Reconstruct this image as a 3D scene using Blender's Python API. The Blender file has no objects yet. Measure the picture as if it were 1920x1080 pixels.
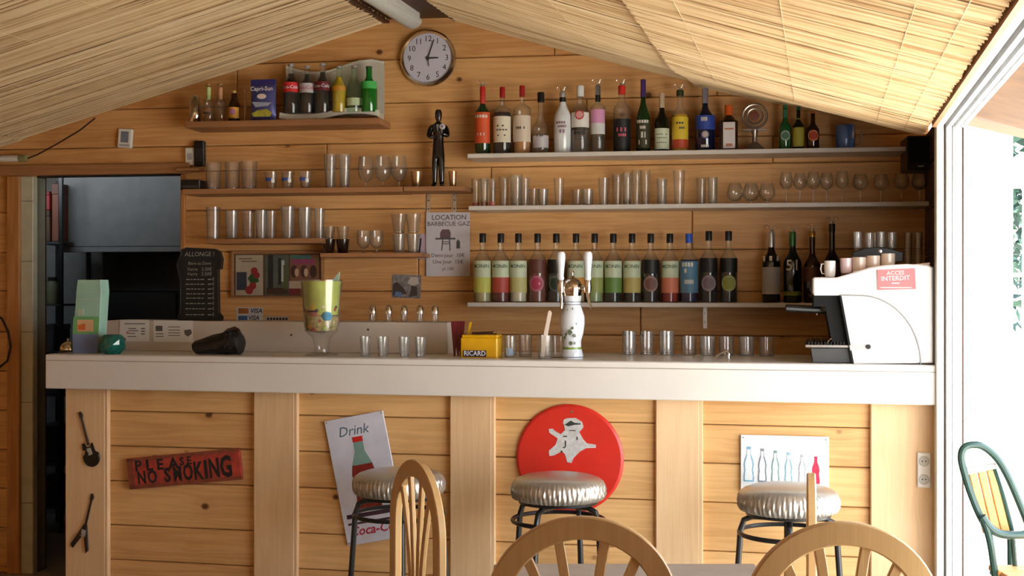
import bpy, math, random
import numpy as np
from mathutils import Vector, Matrix
random.seed(7); rng = np.random.default_rng(7)
SC = bpy.context.scene
COL = SC.collection
FPX = 2400.0; HC = 1.42
# ------------------------------------------------------------------ camera, sky, sun, exposure
cam = bpy.data.cameras.new('camera'); cam.lens = FPX/1920*36; cam.sensor_width = 36; cam.clip_end = 200; cam.clip_start = .05
camo = bpy.data.objects.new('camera', cam); COL.objects.link(camo)
camo.location = (0, 0, HC); camo.rotation_euler = (math.pi/2, 0, 0); SC.camera = camo
w = bpy.data.worlds.new('world'); SC.world = w; w.use_nodes = True
bg = w.node_tree.nodes['Background']
tcw = w.node_tree.nodes.new('ShaderNodeTexCoord'); sepw = w.node_tree.nodes.new('ShaderNodeSeparateXYZ')
rw = w.node_tree.nodes.new('ShaderNodeValToRGB')
rw.color_ramp.elements[0].position = 0.0; rw.color_ramp.elements[0].color = (.93, .965, 1, 1)
rw.color_ramp.elements[1].position = 0.7; rw.color_ramp.elements[1].color = (.66, .82, 1, 1)
w.node_tree.links.new(tcw.outputs['Generated'], sepw.inputs[0]); w.node_tree.links.new(sepw.outputs['Z'], rw.inputs[0])
w.node_tree.links.new(rw.outputs[0], bg.inputs[0]); bg.inputs[1].default_value = 11.0
sun = bpy.data.lights.new('sun', 'SUN'); sun.energy = 30; sun.angle = .01; sun.color = (1, .95, .86)
suno = bpy.data.objects.new('sun', sun); COL.objects.link(suno)
suno.rotation_euler = Vector((.30, -.42, 1.0)).normalized().to_track_quat('Z', 'Y').to_euler()
SC.view_settings.view_transform = 'Standard'; SC.view_settings.look = 'None'
SC.view_settings.gamma = 1; SC.view_settings.use_curve_mapping = False
SC.view_settings.exposure = -0.15
SC.render.engine = 'CYCLES'
SC.cycles.max_bounces = 14; SC.cycles.transparent_max_bounces = 40; SC.cycles.diffuse_bounces = 6
SC.cycles.glossy_bounces = 5; SC.cycles.sample_clamp_indirect = 8
SC.cycles.caustics_reflective = False; SC.cycles.caustics_refractive = False

# ------------------------------------------------------------------ materials
def srgb(r, g, b):
    f = lambda c: (c/255/12.92) if c/255 <= .04045 else ((c/255+.055)/1.055)**2.4
    return (f(r), f(g), f(b), 1)
MATS = {}
def nt(m):
    m.use_nodes = True; t = m.node_tree; return t, t.nodes['Principled BSDF']
def mat(name, col, rough=.5, metal=0., var=.12, scale=12., bump=0., trans=0., coat=0., spec=.5, alpha=1.):
    if name in MATS: return MATS[name]
    m = bpy.data.materials.new(name); t, p = nt(m); N = t.nodes; L = t.links
    if len(col) == 3: col = srgb(*col)
    tc = N.new('ShaderNodeTexCoord'); no = N.new('ShaderNodeTexNoise'); no.inputs['Scale'].default_value = scale; no.inputs['Detail'].default_value = 4
    L.new(tc.outputs['Object'], no.inputs['Vector'])
    r = N.new('ShaderNodeValToRGB'); e = r.color_ramp.elements
    e[0].position = .3; e[1].position = .7
    e[0].color = tuple(c*(1-var) for c in col[:3])+(1,); e[1].color = tuple(min(1, c*(1+var*.6)) for c in col[:3])+(1,)
    L.new(no.outputs['Fac'], r.inputs[0]); L.new(r.outputs[0], p.inputs['Base Color'])
    p.inputs['Roughness'].default_value = rough; p.inputs['Metallic'].default_value = metal
    p.inputs['Specular IOR Level'].default_value = spec
    p.inputs['Transmission Weight'].default_value = trans; p.inputs['Coat Weight'].default_value = coat
    p.inputs['Alpha'].default_value = alpha
    if bump:
        b = N.new('ShaderNodeBump'); b.inputs['Strength'].default_value = bump; b.inputs['Distance'].default_value = .004
        L.new(no.outputs['Fac'], b.inputs['Height']); L.new(b.outputs[0], p.inputs['Normal'])
    MATS[name] = m; return m
def glass(name, tint=(.985, .99, .985), edge=(.74, .75, .72), refl=1.0, rough=.02, white_mix=.03):
    # thin drinking-glass wall: see-through, Fresnel reflection, greyer where the wall is seen edge-on
    m = bpy.data.materials.new(name); m.use_nodes = True; t = m.node_tree; N = t.nodes; L = t.links; N.clear()
    out = N.new('ShaderNodeOutputMaterial'); tr = N.new('ShaderNodeBsdfTransparent'); gl = N.new('ShaderNodeBsdfGlossy'); mx = N.new('ShaderNodeMixShader')
    lw = N.new('ShaderNodeLayerWeight'); lw.inputs['Blend'].default_value = .35
    fr = N.new('ShaderNodeMath'); fr.operation = 'POWER'; fr.inputs[1].default_value = 4.5
    fa = N.new('ShaderNodeMath'); fa.operation = 'MULTIPLY_ADD'; fa.inputs[1].default_value = .7; fa.inputs[2].default_value = .05
    lf = N.new('ShaderNodeLayerWeight'); lf.inputs['Blend'].default_value = .5
    L.new(lf.outputs['Facing'], fr.inputs[0]); L.new(fr.outputs[0], fa.inputs[0])
    cm = N.new('ShaderNodeMix'); cm.data_type = 'RGBA'; cm.inputs[6].default_value = tint+(1,); cm.inputs[7].default_value = edge+(1,)
    no = N.new('ShaderNodeTexNoise'); no.inputs['Scale'].default_value = 30
    mr = N.new('ShaderNodeMath'); mr.operation = 'MULTIPLY_ADD'; mr.inputs[1].default_value = .03; mr.inputs[2].default_value = rough
    L.new(no.outputs['Fac'], mr.inputs[0]); L.new(mr.outputs[0], gl.inputs['Roughness'])
    L.new(lw.outputs['Facing'], cm.inputs[0]); L.new(cm.outputs[2], tr.inputs[0])
    mu = N.new('ShaderNodeMath'); mu.operation = 'MULTIPLY'; mu.inputs[1].default_value = refl; mu.use_clamp = True
    L.new(fa.outputs[0], mu.inputs[0]); L.new(mu.outputs[0], mx.inputs[0]); L.new(tr.outputs[0], mx.inputs[1]); L.new(gl.outputs[0], mx.inputs[2])
    di = N.new('ShaderNodeBsdfDiffuse'); di.inputs[0].default_value = (.9, .9, .88, 1); m2 = N.new('ShaderNodeMixShader'); m2.inputs[0].default_value = white_mix  # white mix: painted sparkle on glassware, own whiteness on the plastic cover
    L.new(mx.outputs[0], m2.inputs[1]); L.new(di.outputs[0], m2.inputs[2])
    L.new(m2.outputs[0], out.inputs[0]); MATS[name] = m; return m
def pine(name, c0, c1, knot, axis='X', kn=.5, rough=.55, rings=1.0):
    m = bpy.data.materials.new(name); t, p = nt(m); N = t.nodes; L = t.links
    tc = N.new('ShaderNodeTexCoord'); oi = N.new('ShaderNodeObjectInfo'); sp = N.new('ShaderNodeSeparateXYZ'); L.new(tc.outputs['Object'], sp.inputs[0])
    def math_(op, a, b=None):
        n = N.new('ShaderNodeMath'); n.operation = op
        for i, v in enumerate((a, b)):
            if v is None: continue
            if isinstance(v, (int, float)): n.inputs[i].default_value = v
            else: L.new(v, n.inputs[i])
        return n.outputs[0]
    A, B = (sp.outputs['X'], sp.outputs['Z']) if axis == 'X' else (sp.outputs['Z'], sp.outputs['X'])
    rnd = math_('MULTIPLY', oi.outputs['Random'], 37.)
    A = math_('ADD', A, rnd); dep = math_('ADD', sp.outputs['Y'], rnd)
    def comb(a, b, c):
        n = N.new('ShaderNodeCombineXYZ')
        for i, v in enumerate((a, b, c)):
            if isinstance(v, (int, float)): n.inputs[i].default_value = v
            else: L.new(v, n.inputs[i])
        return n.outputs[0]
    # knots
    vo = N.new('ShaderNodeTexVoronoi'); vo.inputs['Scale'].default_value = 1.; 
    L.new(comb(math_('MULTIPLY', A, 4.6), math_('MULTIPLY', B, 6.0), math_('MULTIPLY', rnd, 1.7)), vo.inputs['Vector'])
    sc_ = N.new('ShaderNodeSeparateColor'); L.new(vo.outputs['Color'], sc_.inputs[0])
    pick = math_('GREATER_THAN', sc_.outputs[0], kn)
    kr = N.new('ShaderNodeMapRange'); kr.inputs['From Min'].default_value = .05; kr.inputs['From Max'].default_value = .10; kr.inputs['To Min'].default_value = 1; kr.inputs['To Max'].default_value = 0
    L.new(vo.outputs['Distance'], kr.inputs[0]); kmask = math_('MULTIPLY', kr.outputs[0], pick)
    hl = N.new('ShaderNodeMapRange'); hl.inputs['From Min'].default_value = .05; hl.inputs['From Max'].default_value = .34; hl.inputs['To Min'].default_value = 1; hl.inputs['To Max'].default_value = 0
    L.new(vo.outputs['Distance'], hl.inputs[0]); halo = math_('MULTIPLY', hl.outputs[0], pick)
    # grain, bending round the knots
    Bw = math_('ADD', B, math_('MULTIPLY', halo, .012))
    n1 = N.new('ShaderNodeTexNoise'); n1.inputs['Scale'].default_value = 1; n1.inputs['Detail'].default_value = 3
    L.new(comb(math_('MULTIPLY', A, .8), math_('MULTIPLY', Bw, 14.), dep), n1.inputs['Vector'])
    wv = math_('FRACT', math_('MULTIPLY', n1.outputs['Fac'], 7.))
    wv = math_('ABSOLUTE', math_('SUBTRACT', wv, .5))
    n2 = N.new('ShaderNodeTexNoise'); n2.inputs['Scale'].default_value = 1; n2.inputs['Detail'].default_value = 5
    L.new(comb(math_('MULTIPLY', A, 6.), math_('MULTIPLY', Bw, 260.), dep), n2.inputs['Vector'])
    n3 = N.new('ShaderNodeTexNoise'); n3.inputs['Scale'].default_value = 1; n3.inputs['Detail'].default_value = 2
    L.new(comb(math_('MULTIPLY', A, 1.4), math_('MULTIPLY', B, 3.), rnd), n3.inputs['Vector'])
    f = math_('ADD', math_('MULTIPLY', wv, .55*rings), math_('ADD', math_('MULTIPLY', n2.outputs['Fac'], .35), math_('MULTIPLY', n3.outputs['Fac'], .45)))
    f = math_('ADD', f, math_('MULTIPLY', halo, .18))
    f = math_('ADD', f, math_('MULTIPLY', math_('SUBTRACT', oi.outputs['Random'], .5), .25))
    r = N.new('ShaderNodeValToRGB'); e = r.color_ramp.elements; e[0].position = .28; e[1].position = .95
    e[0].color = srgb(*c0); e[1].color = srgb(*c1); L.new(f, r.inputs[0])
    mx = N.new('ShaderNodeMix'); mx.data_type = 'RGBA'; L.new(kmask, mx.inputs[0]); L.new(r.outputs[0], mx.inputs[6]); mx.inputs[7].default_value = srgb(*knot)
    L.new(mx.outputs[2], p.inputs['Base Color']); p.inputs['Roughness'].default_value = rough
    b = N.new('ShaderNodeBump'); b.inputs['Strength'].default_value = .15; b.inputs['Distance'].default_value = .002
    L.new(n2.outputs['Fac'], b.inputs['Height']); L.new(b.outputs[0], p.inputs['Normal'])
    MATS[name] = m; return m
def reedmat(name, cols):
    m = bpy.data.materials.new(name); t, p = nt(m); N = t.nodes; L = t.links
    at = N.new('ShaderNodeAttribute'); at.attribute_name = 'tint'
    no = N.new('ShaderNodeTexNoise'); no.inputs['Scale'].default_value = 9; no.inputs['Detail'].default_value = 5
    tc = N.new('ShaderNodeTexCoord'); L.new(tc.outputs['Object'], no.inputs['Vector'])
    ad = N.new('ShaderNodeMath'); ad.operation = 'MULTIPLY_ADD'; ad.inputs[1].default_value = .35; L.new(no.outputs['Fac'], ad.inputs[0])
    sb = N.new('ShaderNodeMath'); sb.operation = 'SUBTRACT'; sb.inputs[1].default_value = .17; L.new(at.outputs['Fac'], sb.inputs[0]); L.new(sb.outputs[0], ad.inputs[2])
    r = N.new('ShaderNodeValToRGB'); e = r.color_ramp.elements; e[0].position = 0; e[0].color = srgb(*cols[0]); e[1].position = 1; e[1].color = srgb(*cols[-1])
    for i, c in enumerate(cols[1:-1]):
        x = e.new((i+1)/(len(cols)-1)); x.color = srgb(*c)
    L.new(ad.outputs[0], r.inputs[0]); L.new(r.outputs[0], p.inputs['Base Color']); p.inputs['Roughness'].default_value = .6
    MATS[name] = m; return m

PINE_W = pine('pine wall boards', (228, 178, 116), (190, 130, 70), (92, 52, 24))
PINE_B = pine('pine bar boards', (228, 184, 124), (192, 142, 84), (90, 50, 26), kn=.42)
PINE_BV = pine('pine upright boards', (232, 198, 154), (204, 164, 118), (104, 64, 36), axis='Z', kn=.5, rings=.6)
PINE_V = pine('pine frame boards', (206, 150, 90), (164, 104, 52), (92, 52, 24), axis='Z', kn=.9)
PINE_S = pine('brown shelf wood', (176, 126, 84), (140, 94, 58), (92, 52, 24), kn=.95)
BEECH = pine('pale beech', (212, 174, 120), (184, 144, 92), (180, 130, 80), axis='Z', kn=2., rough=.32, rings=.5)
GL = glass('clear glass'); GLB = glass('clear bottle glass', (.96, .975, .96), (.66, .68, .64), white_mix=.03)
GLT = glass('thick glass painted sparkle', (.95, .96, .95), (.66, .66, .64), 1.6, .06, .07)  # extra white in the colour stands in for light sparkling in thick bases
GLG = glass('pale green bottle glass', (.75, .9, .74), (.35, .5, .34))
STEEL = mat('brushed steel', (190, 188, 184), .28, 1, .08)
CHROME = mat('chrome', (225, 225, 222), .08, 1, .03)
ALU = mat('white aluminium', (232, 233, 232), .35, .0, .03)
BLACK = mat('black plastic', (16, 16, 17), .4, 0, .1)
BLKM = mat('black painted metal', (22, 22, 24), .35, 0, .1)
WHITE = mat('white plastic', (228, 227, 222), .4, 0, .04)
PAPER = mat('white paper', (222, 222, 220), .8, 0, .04)
INK = mat('dark ink', (40, 38, 42), .8, 0, .1)
GREYLAM = mat('grey laminate', (196, 186, 174), .38, 0, .05, 4)
SHELFLAM = mat('pale grey laminate shelf', (208, 202, 194), .35, 0, .05, 5)
COUNTERM = mat('pale grey counter laminate', (218, 214, 208), .3, 0, .05, 3)
RED = mat('red paint', (196, 34, 24), .4, 0, .1)
BLUE = mat('blue paint', (28, 60, 150), .5, 0, .1)
def C(name, r, g, b, rough=.5, **k): return mat(name, (r, g, b), rough, **k)

# ------------------------------------------------------------------ mesh builder
_T = {}
def glyphs(s, shear=0., bold=0.):
    k = (s, shear, bold)
    if k in _T: return _T[k]
    cu = bpy.data.curves.new('lettering', 'FONT'); cu.body = s; cu.align_x = 'CENTER'; cu.align_y = 'CENTER'; cu.size = 1; cu.resolution_u = 2
    cu.shear = shear; cu.offset = bold; cu.fill_mode = 'FRONT'
    ob = bpy.data.objects.new('lettering', cu); COL.objects.link(ob)
    me = bpy.data.meshes.new_from_object(ob)
    v = [(a.co.x, a.co.y) for a in me.vertices]; f = [tuple(p.vertices) for p in me.polygons]
    bpy.data.objects.remove(ob); bpy.data.meshes.remove(me); bpy.data.curves.remove(cu)
    _T[k] = (v, f); return _T[k]
class MB:
    def __init__(s): s.v = []; s.f = []; s.M = None
    def add(s, vs, fs):
        n = len(s.v)
        if s.M is not None: vs = [tuple(s.M @ Vector(v)) for v in vs]
        s.v += [tuple(v) for v in vs]; s.f += [tuple(i+n for i in f) for f in fs]; return s
    def box(s, x0, x1, y0, y1, z0, z1, c=0.):
        if c <= 0:
            return s.add([(x, y, z) for x in (x0, x1) for y in (y0, y1) for z in (z0, z1)],
                  [(0, 1, 3, 2), (4, 6, 7, 5), (0, 4, 5, 1), (2, 3, 7, 6), (0, 2, 6, 4), (1, 5, 7, 3)])
        c = min(c, (x1-x0)*.49, (y1-y0)*.49, (z1-z0)*.49)
        X, Y, Z = (x0, x1), (y0, y1), (z0, z1); V = []; idx = {}
        for i in (0, 1):
            for j in (0, 1):
                for k in (0, 1):
                    sx, sy, sz = (1, -1)[i], (1, -1)[j], (1, -1)[k]
                    for a in range(3):
                        p = [X[i]+sx*c, Y[j]+sy*c, Z[k]+sz*c]; p[a] = (X[i], Y[j], Z[k])[a]
                        idx[(i, j, k, a)] = len(V); V.append(tuple(p))
        F = []
        for a in range(3):
            o = [b for b in range(3) if b != a]
            for e in (0, 1):
                q = []
                for (m, n_) in ((0, 0), (0, 1), (1, 1), (1, 0)):
                    t = [0, 0, 0]; t[a] = e; t[o[0]] = m; t[o[1]] = n_; q.append(idx[tuple(t)+(a,)])
                F.append(tuple(q))
        for a in range(3):   # edges along axis a
            o = [b for b in range(3) if b != a]
            for m in (0, 1):
                for n_ in (0, 1):
                    t0 = [0, 0, 0]; t1 = [0, 0, 0]; t0[a] = 0; t1[a] = 1
                    for t in (t0, t1): t[o[0]] = m; t[o[1]] = n_
                    F.append((idx[tuple(t0)+(o[0],)], idx[tuple(t0)+(o[1],)], idx[tuple(t1)+(o[1],)], idx[tuple(t1)+(o[0],)]))
        for i in (0, 1):
            for j in (0, 1):
                for k in (0, 1): F.append(tuple(idx[(i, j, k, a)] for a in range(3)))
        return s.add(V, F)
    def lathe(s, prof, seg=20, cx=0, cy=0, cz=0, mod=None):
        V = []; F = []; rings = []
        for (r, z) in prof:
            if r < 1e-6: rings.append([len(V)]); V.append((cx, cy, cz+z))
            else:
                R = []
                for i in range(seg):
                    a = 2*math.pi*i/seg; rr = r*(mod(a, z) if mod else 1)
                    R.append(len(V)); V.append((cx+rr*math.cos(a), cy+rr*math.sin(a), cz+z))
                rings.append(R)
        for A, B in zip(rings, rings[1:]):
            if len(A) == 1 and len(B) == 1: continue
            for i in range(seg):
                j = (i+1) % seg
                if len(A) == 1: F.append((A[0], B[i], B[j]))
                elif len(B) == 1: F.append((A[i], A[j], B[0]))
                else: F.append((A[i], A[j], B[j], B[i]))
        return s.add(V, F)
    def tube(s, pts, r, seg=10, closed=False):
        pts = [Vector(p) for p in pts]; n = len(pts); V = []; F = []
        rs = r if isinstance(r, (list, tuple)) else [r]*n
        up = None
        for i, p in enumerate(pts):
            if closed: t = (pts[(i+1) % n]-pts[i-1])
            else: t = (pts[min(i+1, n-1)]-pts[max(i-1, 0)])
            t.normalize()
            if up is None:
                up = t.orthogonal().normalized()
            up = (up - t*up.dot(t))
            if up.length < 1e-6: up = t.orthogonal()
            up.normalize(); b = t.cross(up)
            for k in range(seg):
                a = 2*math.pi*k/seg; V.append(p+(up*math.cos(a)+b*math.sin(a))*rs[i])
        m = n if closed else n-1
        for i in range(m):
            i2 = (i+1) % n
            for k in range(seg):
                k2 = (k+1) % seg; F.append((i*seg+k, i*seg+k2, i2*seg+k2, i2*seg+k))
        if not closed: F.append(tuple(range(seg))[::-1]); F.append(tuple((n-1)*seg+k for k in range(seg)))
        return s.add(V, F)
    def prism(s, poly, y0, y1, c=0.):
        # outline in (x, z), any order; front face at y0 (towards the camera), back at y1; c = chamfer of the front edge
        a = sum(poly[i][0]*poly[(i+1) % len(poly)][1]-poly[(i+1) % len(poly)][0]*poly[i][1] for i in range(len(poly)))
        if a < 0: poly = poly[::-1]
        n = len(poly); V = [(x, y1, z) for x, z in poly]; 
        if c > 0:
            ins = []
            for i in range(n):
                p0, p1, p2 = [Vector(poly[j % n]) for j in (i-1, i, i+1)]
                d1 = (p1-p0).normalized(); d2 = (p2-p1).normalized()
                n1 = Vector((-d1.y, d1.x)); n2 = Vector((-d2.y, d2.x)); b = (n1+n2)
                b = b/max(.3, b.dot(n1)) if b.length > 1e-6 else n1
                q = p1+b*c; ins.append((q.x, q.y))
            V += [(x, y0+c, z) for x, z in poly]+[(x, y0, z) for x, z in ins]; L = 3
        else: V += [(x, y0, z) for x, z in poly]; L = 2
        F = [tuple(range(n))[::-1], tuple((L-1)*n+i for i in range(n))]
        for l in range(L-1):
            for i in range(n):
                j = (i+1) % n; F.append((l*n+i, l*n+j, (l+1)*n+j, (l+1)*n+i))
        return s.add(V, F)
    def sweep(s, path, sec, closed=False):
        # path in (x, z); sec = [(n, y)...] offsets across the path and in depth
        n = len(path); m = len(sec); V = []; F = []; P = [Vector(p) for p in path]
        for i in range(n):
            t = (P[(i+1) % n]-P[i-1]) if closed else (P[min(i+1, n-1)]-P[max(i-1, 0)])
            t.normalize(); nn = Vector((-t.y, t.x))
            for (a, y) in sec: V.append((P[i].x+nn.x*a, y, P[i].y+nn.y*a))
        for i in range(n if closed else n-1):
            j = (i+1) % n
            for k in range(m): F.append((i*m+k, i*m+(k+1) % m, j*m+(k+1) % m, j*m+k))
        if not closed: F.append(tuple(range(m))[::-1]); F.append(tuple((n-1)*m+k for k in range(m)))
        return s.add(V, F)
    def text(s, t, x, z, size, y, rot=0., wrap=None, shear=0., bold=0., sx=1.):
        v, f = glyphs(t, shear, bold); cr, sr = math.cos(rot), math.sin(rot); V = []
        for a, b in v:
            a *= size*sx; b *= size; a, b = a*cr-b*sr+x, a*sr+b*cr+z
            if wrap: V.append((wrap*math.sin(a/wrap), -wrap*math.cos(a/wrap), b))
            else: V.append((a, y, b))
        return s.add(V, f)
    def band(s, r, z0, z1, a0, a1, n=12, r1=None):
        # piece of a cylinder wall, a=0 faces the camera (-y)
        V = []; r1 = r1 or r
        for i in range(n+1):
            a = a0+(a1-a0)*i/n; V += [(r*math.sin(a), -r*math.cos(a), z0), (r1*math.sin(a), -r1*math.cos(a), z1)]
        return s.add(V, [(2*i, 2*i+2, 2*i+3, 2*i+1) for i in range(n)])
    def mesh(s, name):
        me = bpy.data.meshes.new(name); me.from_pydata(s.v, [], s.f); me.validate(); me.update(); return me
    def build(s, name, m, parent=None, smooth=True, ang=35, kind=None, label=None):
        me = s.mesh(name); me.materials.append(m)
        if smooth:
            me.shade_smooth(); me.set_sharp_from_angle(angle=math.radians(ang))
        o = bpy.data.objects.new(name, me); COL.objects.link(o)
        if parent is not None: o.parent = parent
        if kind is None and name in ('lettering', 'label_print', 'printed_lines', 'print_lines', 'chalk_writing', 'print_marks', 'numerals', 'keypad', 'painted_motif', 'drip_grate'): kind = 'stuff'
        if kind: o['kind'] = kind
        if label: o['label'] = label
        return o
def rsec(wd, d, c):   # rounded-rectangle section, width wd across, depth d
    a, b = wd/2, d/2
    return [(-a+c, -b), (a-c, -b), (a, -b+c), (a, b-c), (a-c, b), (-a+c, b), (-a, b-c), (-a, -b+c)]
def tag(o, label, cat, group=None, kind=None):
    if label: o['label'] = label
    if cat: o['category'] = cat
    if group: o['group'] = group
    if kind: o['kind'] = kind
    return o
def thing(name, label, cat, loc, rz=0, group=None, kind=None):
    o = bpy.data.objects.new(name, None); COL.objects.link(o); o.location = loc; o.rotation_euler = (0, 0, rz); o.empty_display_size = .05
    return tag(o, label, cat, group, kind)
def copy_tree(o, parent=None):
    c = o.copy(); COL.objects.link(c)
    if parent is not None: c.parent = parent
    for ch in o.children: copy_tree(ch, c)
    return c
ORD = ['leftmost', 'second', 'third', 'fourth', 'fifth', 'sixth', 'seventh', 'eighth', 'ninth', 'tenth', 'eleventh', 'twelfth', 'thirteenth', 'fourteenth', 'fifteenth']

class Frame:   # a vertical plane of the room: D = distance straight ahead, th = how far it is turned
    def __init__(s, D, th): s.D = D; s.th = math.radians(th); s.a = (math.cos(s.th), -math.sin(s.th)); s.n = (-math.sin(s.th), -math.cos(s.th))
    def Z(s, px, off=0.): u = (px-960)/FPX; return (off+s.D*s.n[1])/(u*s.n[0]+s.n[1])
    def H(s, px, py, off=0.): return HC-(py-540)/FPX*s.Z(px, off)
    def at(s, px, off, H): Z = s.Z(px, off); return Vector(((px-960)/FPX*Z, Z, H))
    def s_(s, px, off=0.): p = s.at(px, off, 0); return p.x*s.a[0]+(p.y-s.D)*s.a[1]
    def k(s, px, off=0.): return s.Z(px, off)/FPX
    def root(s): return (0, s.D, 0)
    def pt(s, sx, off, H): return Vector((sx*s.a[0]+off*s.n[0], s.D+sx*s.a[1]+off*s.n[1], H))
W = Frame(6.0, 8.8); B = Frame(4.85, 12.5)
RW, RB = -W.th, -B.th
class Loc:     # local coordinates of a thing standing at (px, off, H) in a frame
    def __init__(s, F, px, off, H): s.F = F; s.px = px; s.off = off; s.H0 = H; s.o = F.at(px, off, H); s.s0 = F.s_(px, off)
    def x(s, px, off=None): return s.F.s_(px, s.off if off is None else off)-s.s0
    def z(s, px, py, off=None): return s.F.H(px, py, s.off if off is None else off)-s.H0
    def p(s, px, py, off=None): return (s.x(px, off), s.z(px, py, off))
# ================================================================== THE SETTING
PW0 = W.root(); RDIR = Vector((-.235, -.972, 0)); AW = Vector((W.a[0], W.a[1], 0))
SR = W.s_(790); RIDGE = W.pt(SR, 0, 0)
def roofH(d, t=0.):
    if d >= 0:
        sm = min(1, max(0, t/1.1)); sm = sm*sm*(3-2*sm)
        return 2.735-.26*d-.14*sm*(d/2.24)-.035*math.sin(min(math.pi, math.pi*d/2.35))
    return 2.735+.28*d
def roofpt(d, t, dz=0.):
    p = RIDGE+AW*d+RDIR*t; return Vector((p.x, p.y, roofH(d, t)+dz))
def clip(poly, f):     # keep f(x,z) >= 0
    out = []
    for i in range(len(poly)):
        a, b = poly[i], poly[(i+1) % len(poly)]; fa, fb = f(*a), f(*b)
        if fa >= 0: out.append(a)
        if (fa >= 0) != (fb >= 0):
            t = fa/(fa-fb); out.append((a[0]+(b[0]-a[0])*t, a[1]+(b[1]-a[1])*t))
    return out
fl = MB().box(-9, 9, -6, 14, -.1, 0).build('floor', C('floor tiles', 150, 140, 126, .5, var=.2, scale=3), smooth=False); fl['kind'] = 'structure'

# back wall of planks
wall = thing('wall_back', None, None, PW0, RW, kind='structure')
sD0, sD1 = W.s_(64), W.s_(341); HD = W.H(200, 328)
sL, sRt = -3.5, SR+2.32
hb = [W.H(870, y) for y in (-52, 30, 108, 190, 265, 314, 390, 470, 546, 627)]
while hb[-1] > 0: hb.append(hb[-1]-.196)
hb[-1] = 0
MB().prism([(sL, 0), (sD0, 0), (sD0, HD), (sD1, HD), (sD1, 0), (sRt, 0), (sRt, 2.1), (SR, 2.74), (sL, 1.88)], .03, .12).build('wall_core', C('dark wood behind boards', 60, 36, 18), wall, False)
cuts = {0: [], 1: [.2], 2: [-1.35, .95], 3: [.35], 4: [-.9, 1.2], 5: [-.1], 6: [W.s_(1298)], 7: [-.45, 1.3], 8: [.6], 9: [-.2, 1.1]}
for i in range(len(hb)-1):
    zt, zb = hb[i], hb[i+1]
    cs = [sL]+sorted(cuts.get(i, [random.uniform(-.8, 1.)]))+[sRt]
    for c0, c1 in zip(cs, cs[1:]):
        segs = [(c0, c1)]
        if zb < HD-.02:
            segs = []
            if c0 < sD0: segs.append((c0, min(c1, sD0)))
            if c1 > sD1: segs.append((max(c0, sD1), c1))
        for a, b in segs:
            if b-a < .03: continue
            g = .0015
            poly = [(a+g, zb+g), (b-g, zb+g), (b-g, zt-g), (a+g, zt-g)]
            poly = clip(poly, lambda x, z: 2.76-.25*(x-SR)-z); poly = clip(poly, lambda x, z: 2.76+.28*(x-SR)-z)
            if len(poly) >= 3: MB().prism(poly, 0, .029, .0045).build('plank', PINE_W, wall, False)
# door frame round the kitchen opening
dr = thing('door_1', None, None, PW0, RW, kind='structure')
MB().box(W.s_(-60), sD1+.05, -.028, -.002, HD, HD+.052, .004).build('lintel', PINE_S, dr, False)
MB().box(W.s_(18), W.s_(42), -.03, -.002, 0, HD-.002, .004).build('door_frame', PINE_V, dr, False)
MB().box(W.s_(39), W.s_(64), -.012, .11, 0, HD-.004, .003).build('door_jamb', C('cream painted jamb', 196, 196, 172), dr, False)
for zz in (.35, .85, 1.2, 1.55, 1.85): MB().box(W.s_(40), W.s_(64), -.0135, -.011, zz, zz+.004).build('jamb_seam', C('jamb seam', 130, 130, 110), dr, False)
MB().box(sD1, sD1+.022, -.02, .11, 0, HD-.004, .003).build('door_frame', PINE_V, dr, False)

# side wall beside the bar (behind the aluminium post) and the left wall
pa = RIDGE+AW*2.30; 
DKW = pine('dark brown boards', (84, 56, 36), (60, 38, 24), (30, 20, 12))  # boards beside the bar are darker brown than the other walls
wr = thing('wall_right', None, None, (pa.x, pa.y, 0), math.atan2(RDIR.y, RDIR.x), kind='structure')
zz = 0
while zz < 2.0:
    MB().box(0, 1.225, .0, .03, zz+.0015, min(zz+.195, 2.1)-.0015, .004).build('plank', DKW, wr, False); MB().box(3.5, 6.9, .0, .03, zz+.0015, min(zz+.195, 2.1)-.0015, .004).build('plank', PINE_W, wr, False); zz += .195  # nearer pine stretch is out of view, added to narrow the daylight opening
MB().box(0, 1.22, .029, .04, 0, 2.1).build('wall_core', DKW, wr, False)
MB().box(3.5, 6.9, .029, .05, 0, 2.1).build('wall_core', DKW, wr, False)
pl_ = W.pt(sL, 0, 0)
wl = thing('wall_left', None, None, (pl_.x, pl_.y, 0), math.atan2(RDIR.y, RDIR.x), kind='structure')
zz = 0
while zz < 1.9:
    MB().box(0, 7.4, -.03, 0, zz+.0015, min(zz+.195, 1.9)-.0015, .004).build('plank', PINE_W, wl, False); zz += .195

# unseen wall behind the camera, added to block light from that side
pf_ = RIDGE+RDIR*6.9
wf = thing('wall_light_block', None, None, (pf_.x, pf_.y, 0), RW, kind='structure')
zz = 0
while zz < 2.6:
    for a, b in ((-3.6, 2.3),): MB().box(a, b, 0, .03, zz+.0015, zz+.1935, .004).build('plank', PINE_W, wf, False)
    zz += .195
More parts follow.
